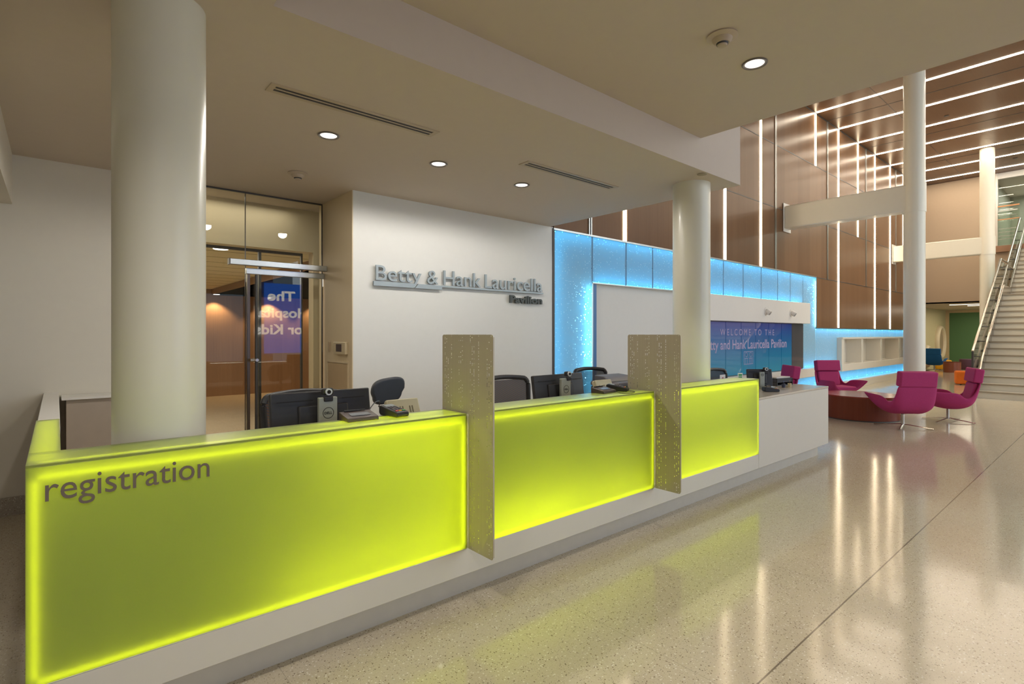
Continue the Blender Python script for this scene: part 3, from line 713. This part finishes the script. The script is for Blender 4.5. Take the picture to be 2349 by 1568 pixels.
# ------------------------------------------------------------------ desk things
silver_green = M('silver_stand', rgb(168, 172, 160), .35, .25)
def monitor(x, y, z, rz, W, H, top, label, sw=.105, big=True):
    t = thing('computer_monitor', label, 'monitor', (x, y, z), rz, 'computer monitors on the desk')
    a = math.radians(-9)
    zc = top - H / 2 * math.cos(a)
    P('screen_housing', MB().obox((0, 0, zc), (W, .032, H), rx=a), black_pl, t, local=True, bev=.008)
    P('display', MB().obox((0, .0175, zc + .002), (W - .03, .003, H - .03), rx=a), M('display_black', rgb(30, 32, 36), .1), t, local=True)
    P('rear_shell', MB().obox((0, -.022, zc - .01), (W * .5, .022, H * .62), rx=a), black_pl, t, local=True, bev=.010)
    P('vent_slot', MB().obox((-W * .28, -.0185, zc + H * .36), (W * .34, .003, .005), rx=a).obox((W * .30, -.0185, zc + H * .36), (W * .24, .003, .005), rx=a), M('slot_dark', rgb(24, 24, 26), .7), t, local=True)
    P('stand_column', MB().box(-sw / 2, sw / 2, -.078, -.05, .012, top - .028), silver_green, t, local=True, bev=.004)
    P('stand_hinge', MB().box(-.03, .03, -.055, -.02, zc - .03, zc + .03), black_pl, t, local=True)
    P('stand_foot', MB().prism(roundrect(-.11, .11, -.14, .07, .03), 'z', 0, .012), silver_green, t, local=True)
    k = sw / .105; zl = top - .115 * k
    lg = MB().tube([(.030 * k * math.cos(u * PI / 14), -.0785, zl + .030 * k * math.sin(u * PI / 14)) for u in range(28)], .0018, 6, closed=True)
    P('logo_ring', lg, black_pl, t, local=True)
    P('logo_lettering', fit_text('DELL', (-.022 * k, -.079, zl - .007 * k), (1, 0, 0), .044 * k, .014 * k, .001, .03), black_pl, t, local=True)
    return t
monitor(1.155, 3.00, .74, 0, .575, .335, .437, 'black monitor seen from behind at the left end of the desk, wide silver stand')
monitor(3.135, 3.05, .74, 0, .575, .335, .433, 'black monitor seen from behind between the two divider screens')
monitor(6.42, 2.90, .861, math.radians(-40.6), .30, .205, .222, 'small black monitor on the white counter near the paper tray', .055)
def webcam(x, y, z, rz, label):
    t = thing('webcam', label, 'webcam', (x, y, z), rz, 'webcams on the monitor stands')
    P('body', MB().box(-.034, .034, -.014, .016, -.018, .022), black_pl, t, local=True, bev=.012, segs=3)
    P('lens_ring', MB().cyl((0, -.014, .002), (0, -.024, .002), .019, .019, 24), M('ring_silver', rgb(220, 222, 220), .35, .2), t, local=True)
    P('lens', MB().cyl((0, -.024, .002), (0, -.028, .002), .011, .010, 20), M('lens_black', rgb(26, 26, 28), .1), t, local=True)
    P('clip', MB().box(-.026, .026, -.022, .002, -.052, -.022), black_pl, t, local=True, bev=.006)
webcam(1.155, 2.935, 1.178, 0, 'round webcam with silver lens ring on the leftmost monitor')
webcam(3.165, 2.985, 1.178, 0, 'round webcam on the monitor between the divider screens')
webcam(6.455, 2.84, 1.085, math.radians(-40), 'small webcam on the monitor of the white counter')

def sigpad(x, y, z, rz, label):
    t = thing('signature_pad', label, 'signature pad', (x, y, z), rz, 'signature pads')
    P('body', MB().prism([(-.058, 0), (.058, 0), (.058, .040), (.046, .040), (-.052, .020), (-.058, .014)], 'x', -.085, .085), M('pad_brown_plastic', rgb(78, 66, 62), .4), t, local=True, bev=.003)
    P('pad_display', MB().obox((0, -.008, .0315), (.105, .042, .002), rx=math.radians(11.5)), M('pad_lcd', rgb(120, 124, 130), .15), t, local=True)
    P('stylus', MB().cyl((-.06, .046, .044), (.055, .046, .044), .0045, .0035, 10), black_pl, t, local=True)
sigpad(1.20, 2.625, 1.055, 0, 'dark signature pad on the lime ledge in front of the leftmost monitor')
sigpad(3.19, 2.63, 1.055, math.radians(6), 'dark signature pad on the lime ledge left of the far divider screen')
sigpad(6.30, 2.70, .861, math.radians(10), 'dark signature pad on the white counter')
keycol = [M('red_key', rgb(214, 60, 50), .4), M('yellow_key', rgb(236, 186, 40), .4), M('green_key', rgb(40, 160, 70), .4)]
def cardterm(x, y, z, rz, label):
    t = thing('card_terminal', label, 'card terminal', (x, y, z), rz, 'card payment terminals')
    P('body', MB().prism([(-.085, .006), (-.075, 0), (.07, 0), (.085, .012), (.085, .050), (.070, .056), (-.075, .030), (-.085, .022)], 'x', -.040, .040), black_pl, t, local=True, bev=.006)
    a = math.atan2(.026, .145)
    def on(v): return .030 + (v + .075) * .026 / .145
    P('card_display', MB().obox((0, .045, on(.045) + .001), (.058, .036, .002), rx=a), M('lcd_grey', rgb(140, 150, 152), .2), t, local=True)
    kp = MB()
    for r in range(4):
        for c in range(3): kp.obox((-.02 + .02 * c, .014 - .015 * r, on(.014 - .015 * r) + .002), (.014, .009, .003), rx=a)
    P('keypad', kp, M('key_dark_grey', rgb(96, 92, 92), .5), t, local=True)
    for c, n in enumerate(('cancel_key', 'clear_key', 'enter_key')):
        P(n, MB().obox((-.022 + .022 * c, -.058, on(-.058) + .002), (.017, .008, .004), rx=a), keycol[c], t, local=True, label=('red', 'yellow', 'green')[c] + ' key')
cardterm(1.405, 2.63, 1.055, math.radians(8), 'black card terminal with coloured keys in front of the leftmost desk phone')
cardterm(3.36, 2.63, 1.055, math.radians(28), 'black card terminal on the ledge beside the far divider screen')
cardterm(6.08, 2.62, .861, math.radians(52), 'black card terminal at the corner of the white counter beside the lime front')
def deskphone(x, y, z, rz, W, label):
    t = thing('desk_phone', label, 'desk phone', (x, y, z), rz, 'desk phones seen from behind')
    a = math.radians(-24); L = .25
    c = Vector((0, 0, .235))
    P('body', MB().obox(c, (W, .03, L), rx=a), phone_pl, t, local=True, bev=.008)
    rb = MB()
    for u in (-.36, -.12, -.04, .18, .26): rb.obox(c + Vector((W * u, -.019, -.008)), (.006, .008, L * .72), rx=a)
    P('rear_ribs', rb, M('phone_rib', rgb(120, 112, 84), .5), t, local=True)
    P('handset', MB().obox(c + Vector((-W * .36, .034, .008)), (.045, .034, L * .86), rx=a), phone_pl, t, local=True, bev=.012)
    P('foot_stand', MB().box(-W * .4, W * .4, -.05, .05, 0, .13), phone_pl, t, local=True, bev=.01)
deskphone(1.66, 2.96, .74, 0, .225, 'beige desk phone leaning back behind the ledge right of the leftmost monitor')
deskphone(3.70, 3.02, .745, 0, .215, 'beige desk phone showing its underside beside the far divider screen')
def cable(pts, label, r=.0025):
    P1 = []
    for i in range(len(pts) - 1):
        p0, p1, p2, p3 = (Vector(pts[max(0, min(len(pts) - 1, i + j))]) for j in (-1, 0, 1, 2))
        for k in range(6):
            t = k / 6; P1.append(.5 * ((2 * p1) + (p2 - p0) * t + (2 * p0 - 5 * p1 + 4 * p2 - p3) * t * t + (3 * p1 - p0 - 3 * p2 + p3) * t ** 3))
    P1.append(Vector(pts[-1]))
    tag(P('cable', MB().tube(P1, r, 8), black_pl), label, 'cable')
cable([(3.255, 2.66, 1.082), (3.245, 2.56, 1.065), (3.235, 2.48, 1.058), (3.31, 2.455, 1.058), (3.40, 2.50, 1.058), (3.385, 2.575, 1.062)], 'thin black cable looping on the lime ledge beside the far divider screen')
cable([(3.98, 2.72, 1.075), (3.965, 2.68, 1.066), (4.0, 2.64, 1.058), (4.06, 2.655, 1.058), (4.03, 2.70, 1.064)], 'short black cable loop at the left end of the farthest lime ledge')
cable([(1.47, 2.92, .98), (1.49, 2.85, 1.04), (1.46, 2.76, 1.075), (1.42, 2.72, 1.078)], 'black cable behind the card terminal in front of the leftmost phone', .004)
cable([(1.29, 2.73, 1.06), (1.40, 2.86, 1.10), (1.47, 2.93, 1.10), (1.49, 2.98, 1.06)], 'black cable loop between the leftmost monitor and signature pad', .003)

# printer, tray, small things
t = thing('printer', 'black office printer half hidden by the far divider screen', 'printer', (4.45, 3.45, .74), 0)
P('body', MB().box(-.24, .24, -.17, .20, 0, .23), black_pl, t, local=True, bev=.02)
P('scanner_lid', MB().box(-.24, .24, -.18, .20, .235, .28), M('printer_grey', rgb(88, 86, 92), .35), t, local=True, bev=.012)
P('document_feeder', MB().prism([(-.05, .28), (.18, .28), (.18, .34), (.05, .33)], 'x', -.20, .20), bpy.data.materials['printer_grey'], t, local=True, bev=.01)
P('control_strip', MB().box(-.20, -.02, -.186, -.178, .205, .235), M('control_strip_blue', rgb(90, 150, 180), .3), t, local=True)
P('output_tray', MB().box(-.16, .16, -.26, -.15, .05, .065), black_pl, t, local=True)
t = thing('paper_tray', 'black wire letter tray with papers on top at the end of the white counter', 'paper tray', (6.98, 2.95, .861), math.radians(-8))
fr = MB()
for x in (-.17, .17):
    for y in (-.125, .125): fr.box(x - .004, x + .004, y - .004, y + .004, 0, .085)
for z in (.004, .045, .085):
    fr.box(-.174, .174, -.129, -.121, z - .004, z + .004).box(-.174, .174, .121, .129, z - .004, z + .004).box(-.174, -.166, -.129, .129, z - .004, z + .004).box(.166, .174, -.129, .129, z - .004, z + .004)
P('wire_frame', fr, black_pl, t, local=True)
P('mesh_side', MB().box(-.17, .17, -.122, -.120, .045, .08).box(-.172, -.170, -.12, .12, .0, .08).box(.170, .172, -.12, .12, .0, .08).box(-.17, .17, .120, .122, 0, .08), mesh_dark, t, local=True)
P('shelf', MB().box(-.17, .17, -.12, .12, .004, .008).box(-.17, .17, -.12, .12, .043, .047), black_pl, t, local=True)
o = P('paper_stack', MB().obox((6.98, 2.95, .861 + .098), (.30, .215, .014), rz=math.radians(-8)), M('paper_white', rgb(228, 222, 214), .7))
tag(o, 'stack of white paper on top of the black letter tray', 'paper')
for i, (x, y, c, lb) in enumerate(((6.655, 2.715, rgb(50, 56, 80), 'dark clip-on pen pot in front of the letter tray'), (6.79, 2.70, rgb(206, 188, 150), 'small beige pen pot in front of the letter tray'))):
    t = thing('pen_pot', lb, 'pen pot', (x, y, .861), 0, 'pen pots on the white counter')
    P('pot', MB().lathe([(.020, 0), (.022, .045)], seg=20), M('pot_%s' % 'ab'[i], c, .4), t, local=True)
    P('pen', MB().cyl((0, 0, .02), (.012, .004, .075), .003, seg=8), M('pen_%s' % 'ab'[i], [rgb(60, 110, 200), rgb(220, 150, 60)][i], .4), t, local=True)
    P('pen', MB().cyl((0, 0, .02), (-.010, -.004, .070), .003, seg=8), black_pl, t, local=True)
t = thing('notice_card', 'small green and white card standing left of the counter monitor', 'card', (6.08, 2.97, .861), math.radians(-30))
P('card', MB().box(-.03, .03, -.002, .002, .09, .19), M('card_white', rgb(232, 236, 228), .5), t, local=True)
gb = MB()
for r in range(3): gb.box(-.022, .022, -.004, -.002, .100 + .028 * r, .120 + .028 * r)
P('green_blocks', gb, M('card_green', rgb(46, 150, 72), .5), t, local=True)
P('stand', MB().box(-.02, .02, -.004, .03, 0, .09), M('acrylic_stand', rgb(220, 225, 222), .1), t, local=True)

# ------------------------------------------------------------------ staff chairs
def staff_chair(x, y, rz, top, W, fabric, label, headrest=False):
    t = thing('office_chair', label, 'office chair', (x, y, 0), rz, 'black office chairs behind the desk')
    # back faces the viewer (local -Y), sitter faces... the seat lies at local -Y
    P('seat', MB().prism(roundrect(-.24, .24, -.24, .22, .08), 'z', .44, .51), black_soft, t, local=True, bev=.02)
    P('gas_lift', MB().cyl((0, 0, .10), (0, 0, .44), .03, .025, 16), dark_metal, t, local=True)
    for k in range(5):
        a = k * 2 * PI / 5 + .3
        lg = P('base_leg', MB().tube([(.03 * math.cos(a), .03 * math.sin(a), .10), (.29 * math.cos(a), .29 * math.sin(a), .075)], .018, 8), black_pl, t, local=True)
        P('castor', MB().cyl((.30 * math.cos(a) - .014 * math.sin(a), .30 * math.sin(a) + .014 * math.cos(a), .032), (.30 * math.cos(a) + .014 * math.sin(a), .30 * math.sin(a) - .014 * math.cos(a), .032), .030, seg=16), black_pl, lg, local=True)
    b = top - .48
    def pt(u, v):
        w_ = W * (.86 + .14 * v)
        return (u * w_ / 2, .24 + .05 * v - .05 * u * u, .50 + v * (b))
    n = 8; path = []
    for k in range(n + 1): path.append(pt(-1, .0 + .85 * k / n))
    for k in range(1, 6):
        a = PI - k * PI / 2 / 6; path.append(pt(-.80 + .20 * math.cos(a), .85 + .13 * math.sin(a)))
    for k in range(1, 12): path.append(pt(-.8 + 1.6 * k / 12, .98 + .02 * math.sin(PI * k / 12)))
    for k in range(1, 6):
        a = PI / 2 - k * PI / 2 / 6; path.append(pt(.80 + .20 * math.cos(a), .85 + .13 * math.sin(a)))
    for k in range(n + 1): path.append(pt(1, .85 - .85 * k / n))
    P('back_frame', MB().tube([Vector(p) for p in path], .021, 10, closed=True, ry=.021), black_pl, t, local=True)
    P('back_mesh', MB().grid([[pt(-.96 + 1.92 * i / 10, .02 + .94 * j / 8) for i in range(11)] for j in range(9)]), fabric, t, local=True)
    P('lumbar_brace', MB().box(-.04, .04, .24, .27, .46, .66), black_pl, t, local=True, bev=.008)
staff_chair(1.235, 3.30, 0, 1.10, .52, mesh_strip, 'black mesh chair mostly hidden behind the leftmost monitor')
staff_chair(3.02, 3.36, 0, 1.10, .54, mesh_strip, 'mesh back chair with fine stripes right of the near divider screen')
staff_chair(4.40, 3.62, math.radians(-12), 1.105, .44, mesh_dark, 'grey mesh back chair between monitor and printer')
staff_chair(6.50, 3.27, math.radians(-5), 1.025, .44, mesh_dark, 'low grey mesh chair in front of the blue welcome screen')
o = P('paper_note', MB().box(6.42, 6.56, 3.40, 3.402, .90, .985), M('note_white', rgb(226, 222, 222), .6))
tag(o, 'white note with a red mark taped on the low mesh chair', 'note')
P('red_mark', MB().cyl((6.49, 3.3995, .94), (6.49, 3.397, .94), .014, seg=16), M('mark_red', rgb(190, 60, 60), .5), o)
t = thing('stool_chair', 'dark stool with small padded backrest against the pale wall', 'chair', (2.315, 4.25, 0), 0)
bo = []
for k in range(36):
    a = k * PI / 18; c_, s_ = math.cos(a), math.sin(a)
    u = .165 * math.copysign(abs(c_) ** .62, c_); v = .118 * math.copysign(abs(s_) ** .62, s_)
    bo.append((u + .10 * v - (.02 if v < 0 else 0) * (u / .16), .985 + v + .10 * u))
P('backrest', MB().prism(bo, 'y', .17, .23), black_soft, t, local=True, bev=.02, segs=4)
P('back_stem', MB().tube([(0, .22, .90), (0, .27, .70), (0, .20, .52), (0, 0, .50)], .018, 10), black_pl, t, local=True)
P('seat', MB().lathe([(.19, .50), (.21, .53), (.20, .58), (.05, .59)], seg=28), black_soft, t, local=True)
P('gas_lift', MB().cyl((0, 0, .08), (0, 0, .50), .028, seg=14), dark_metal, t, local=True)
for k in range(5):
    a = k * 2 * PI / 5
    P('base_leg', MB().tube([(.02 * math.cos(a), .02 * math.sin(a), .08), (.28 * math.cos(a), .28 * math.sin(a), .03)], .018, 8), black_pl, t, local=True)

# ------------------------------------------------------------------ lounge chairs
def lounge_chair(fabric, label, loc, rz, group):
    t = thing('lounge_chair', label, 'lounge chair', loc, rz, group)
    #   y     z    hw   lift  ny   nz   fwd  flare
    S_ = [(.34, .345, .225, .19, 0, 1, .12, .13), (.25, .285, .255, .25, 0, 1, .10, .14), (.11, .248, .28, .285, 0, 1, .04, .11),
          (-.04, .24, .288, .285, 0, 1, 0, .07), (-.18, .262, .292, .24, .3, .95, 0, .045), (-.28, .325, .29, .15, .75, .6, 0, .02),
          (-.325, .44, .28, .07, 1, .2, 0, .005), (-.348, .56, .270, .03, 1, .1, 0, 0), (-.375, .695, .266, .012, 1, .1, 0, 0)]
    rows = []
    for y, z, hw, lf, ny, nz, fw, fl in S_:
        row = []
        for i in range(17):
            s = -1 + i / 8; a = abs(s)
            x = math.copysign(min(1, a * 1.35) ** 1.0 * hw if a < .74 else hw * (1 - .0) , s) if a > 0 else 0
            l = lf * max(0, (a - .52) / .48) ** 1.5
            x += math.copysign(fl * max(0, (a - .5) / .5) ** 1.5, s)
            row.append((x, y + ny * l + fw * max(0, (a - .5) / .5) ** 2, z + nz * l))
        rows.append(row)
    P('shell', MB().grid(rows), fabric, t, local=True, thick=.035, sub=2)
    P('seat_cushion', MB().prism(roundrect(-.245, .245, -.20, .31, .08), 'z', .31, .395), fabric, t, local=True, bev=.03, segs=4)
    P('back_cushion', MB().obox((0, -.295, .53), (.47, .06, .32), rx=math.radians(13)), fabric, t, local=True, bev=.024, segs=3)
    P('headrest', MB().obox((0, -.352, .808), (.535, .13, .236), rx=math.radians(8)), fabric, t, local=True, bev=.022, segs=4)
    P('pedestal', MB().cyl((0, 0, .04), (0, 0, .24), .024, seg=20).cyl((0, 0, .215), (0, 0, .245), .03, .12, 20), steel, t, local=True)
    for k in range(4):
        a = k * PI / 2 + .95; c, s = math.cos(a), math.sin(a)
        P('base_leg', MB().tube([(.01 * c, .01 * s, .055), (.39 * c, .39 * s, .013)], .018, 4, ry=.008), steel, t, local=True)
    return t
G1 = 'magenta lounge chairs around the oval table'
ch = lounge_chair(magenta, 'magenta high back lounge chair seen from behind, in front of the round table', (10.39, 2.385, 0), math.radians(43 - 90), G1)
dup(ch, (11.75, 2.05, 0), math.radians(112 - 90), 'magenta lounge chair in side view nearest the staircase')
dup(ch, (12.85, 4.12, 0), math.radians(232 - 90), 'magenta lounge chair facing the camera in front of the white shelf')
dup(ch, (10.1, 4.35, 0), math.radians(134 - 90), 'magenta lounge chair behind the counter monitor, before the blue screen')
tb_ = thing('round_table', 'low round cherry wood drum table among the magenta chairs', 'coffee table', (11.05, 3.17, 0))
P('drum', MB().lathe([(.60, .02), (.60, .405)], seg=64), wood_table, tb_, local=True)
P('top', MB().lathe([(.605, .405), (.605, .425)], seg=64), M('table_top_cherry', rgb(146, 66, 52), .18, var=.1, scale=3), tb_, local=True)
P('plinth', MB().lathe([(.585, 0), (.585, .02)], seg=64), dark_metal, tb_, local=True)
lounge_chair(blue_wool, 'blue high back lounge chair far back beside the tall column', (27.7, 5.28, 0), math.radians(2 - 90), 'lounge chairs in the alcove')
t2 = thing('drum_table', 'small brown drum table in front of the blue chair', 'side table', (27.1, 4.60, 0))
P('drum', MB().lathe([(.28, 0), (.28, .40)], seg=40), M('brown_drum_veneer', rgb(150, 84, 60), .3, var=.1), t2, local=True)
P('top', MB().lathe([(.285, .40), (.285, .42)], seg=40), wood_table, t2, local=True)
def ottoman(x, y, r, h, m, label, square=True):
    t = thing('ottoman', label, 'ottoman', (x, y, 0), math.radians(12), 'coloured ottomans')
    if square: P('cushion', MB().box(-r, r, -r, r, .02, h), m, t, local=True, bev=.04, segs=4)
    else: P('cushion', MB().lathe([(r * .96, .02), (r, .05), (r, h - .04), (r * .95, h), (.02, h + .005)], seg=36), m, t, local=True)
    P('glides', MB().cyl((-.1, -.1, 0), (-.1, -.1, .02), .02).cyl((.1, -.1, 0), (.1, -.1, .02), .02).cyl((-.1, .1, 0), (-.1, .1, .02), .02).cyl((.1, .1, 0), (.1, .1, .02), .02), black_pl, t, local=True)
ottoman(20.75, 3.22, .24, .40, orange_wool, 'bright orange cube ottoman left of the staircase foot')
ottoman(28.9, 5.20, .28, .40, yellow_wool, 'yellow ottoman seen under the blue lounge chair')
ottoman(29.5, 4.35, .42, .45, plum_wool, 'dark plum round ottoman in front of the green wall', False)
t = thing('side_stool', 'small lime topped stool by the green wall near the stair rail', 'stool', (31.5, 4.12, 0))
P('seat', MB().lathe([(.22, .42), (.22, .46)], seg=28), M('lime_stool_top', rgb(120, 150, 40), .5), t, local=True)
P('post', MB().cyl((0, 0, .02), (0, 0, .42), .03, seg=14), black_pl, t, local=True)
P('foot', MB().lathe([(.17, 0), (.16, .02)], seg=24), black_pl, t, local=True)
t = thing('cyan_light', 'narrow vertical cyan light on the green wall', 'light', (32.97, 4.30, 1.2))
P('tube', MB().box(32.955, 32.985, 4.28, 4.34, 1.02, 1.42), EM('cyan_tube_led', (.02, .55, 1, 1), 1.6), t)
P('back_plate', MB().box(32.985, 33.0, 4.24, 4.40, .95, 1.6), M('teal_plate', rgb(20, 120, 90), .4), t)
def ringseat(x, z, r, label):
    t = thing('wall_porthole', label, 'wall niche', (x, 5.83, z), 0, 'round wall portholes')
    P('outer_ring', MB().ring(r + .06, .10, .16), M('porthole_cream', rgb(214, 200, 170), .4), t, local=True)
    P('inner_pan', MB().cyl((0, -.02, 0), (0, -.05, 0), r, r * .97, 48), M('porthole_beige', rgb(168, 148, 120), .5), t, local=True)
ringseat(31.5, 1.13, .64, 'large round cream porthole niche in the alcove wall')
ringseat(29.0, .55, .34, 'small round porthole niche just above the blue chair')

# ------------------------------------------------------------------ staircase
st = thing('staircase', 'wide pale stone staircase with steel and glass balustrade rising to the gallery', 'staircase', (16.6, .2, 0))
stone = M('pale_tread_stone', rgb(206, 200, 184), .35, var=.03)
nose = M('tread_nosing', rgb(150, 138, 118), .5)
YL, YR = 2.36, -1.6
def flight(x0, z0, n, rise, run):
    for k in range(n):
        x = x0 + k * run; z = z0 + k * rise
        s = P('step', MB().box(x, x + run + .02, YR, YL, z - (.0 if z < .01 else .12), z + rise), stone, st)
        P('nosing', MB().box(x - .018, x + .03, YR, YL - .005, z + rise - .035, z + rise + .003), nose, s)
    return x0 + n * run, z0 + n * rise
xa, za = flight(16.55, 0, 16, .1655, .272)
P('landing', MB().box(xa, xa + 1.25, YR, YL, za - .2, za), stone, st)
xb = xa + 1.25
xc, zc_ = flight(xb, za, 11, .161, .262)
def slope_pts(y, dz): return [(16.75, y, dz + .10), (xa + .02, y, za + dz), (xb - .05, y, za + dz), (xc, y, zc_ + dz)]
def ribbon(y0, y1, d0, d1, x0=16.5):
    prof = [(x0, max(0, d0) + 0), (xa, za + d0), (xb, za + d0), (xc, zc_ + d0), (xc, zc_ + d1), (xb, za + d1), (xa, za + d1), (x0, d1 + .02)]
    return MB().prism([(u, v) for u, v in prof], 'y', y0, y1)
P('stringer', ribbon(YL, YL + .05, -.28, .30), steel, st, bev=.01)
P('stringer', ribbon(YR - .05, YR, -.28, .22), steel, st, bev=.01)
def glassrun(xs, z_of):
    for a, b in zip(xs, xs[1:]):
        P('glass_panel', MB().prism([(a + .02, z_of(a) + .16), (b - .02, z_of(b) + .16), (b - .02, z_of(b) + 1.0), (a + .02, z_of(a) + 1.0)], 'y', YL + .070, YL + .084), green_glass, st)
z1 = lambda x: (x - 16.55) * za / (xa - 16.55)
z2 = lambda x: za + (x - xb) * (zc_ - za) / (xc - xb)
glassrun([16.7 + (xa - 16.7) * k / 4 for k in range(5)], z1); glassrun([xa, xb], lambda x: za); glassrun([xb + (xc - xb) * k / 3 for k in range(4)], z2)
def rail(y, dz, r, x0=16.62):
    return MB().tube([(x0, y, z1(x0) + dz), (xa, y, za + dz), (xb, y, za + dz), (xc, y, zc_ + dz), (xc + .25, y, zc_ + dz)], r, 10)
P('top_rail', rail(YL + .077, 1.06, .028), steel, st)
P('hand_rail', MB().tube([(16.5, YL - .06, .62), (16.62, YL - .06, .70), (16.75, YL - .06, .84), (xa, YL - .06, za + .86), (xb, YL - .06, za + .86), (xc, YL - .06, zc_ + .86)], .022, 10), steel, st)
for k in range(15):
    x = 16.8 + k * .60
    z = z1(x) if x < xa else (za if x < xb else z2(x))
    if x > xc: break
    P('standoff', MB().cyl((x, YL - .05, z + .82), (x, YL + .10, z + .82), .012, seg=10), dark_metal, st)
    P('glass_clamp', MB().cyl((x, YL + .02, z + .20), (x, YL + .10, z + .20), .03, seg=12), dark_metal, st)
P('end_post', MB().box(16.62, 16.66, YL + .06, YL + .10, 0, 1.12), dark_metal, st)
gl = thing('gallery_balustrade', 'glass balustrade with bronze rail along the upper gallery edge', 'balustrade', (XE - .1, 2.5, 4.62))
P('glass_panel', MB().box(XE - .10, XE - .085, YL + .1, 3.02, 4.64, 5.80), green_glass, gl)
P('top_rail', MB().box(XE - .12, XE - .07, YL + .1, 3.02, 5.98, 6.02), M('bronze_rail_finish', rgb(190, 140, 100), .3, .7), gl)
ln = MB()
for z in (5.83, 5.66, 5.2, 5.08, 4.95, 4.84): ln.box(XE - .10, XE - .09, YL + .15, 3.0, z, z + .02)
P('lower_rail', MB().box(XE - .12, XE - .07, YL + .1, 3.02, 5.52, 5.55), bpy.data.materials['bronze_rail_finish'], gl)
P('rail_bars', ln, white_trim, gl)
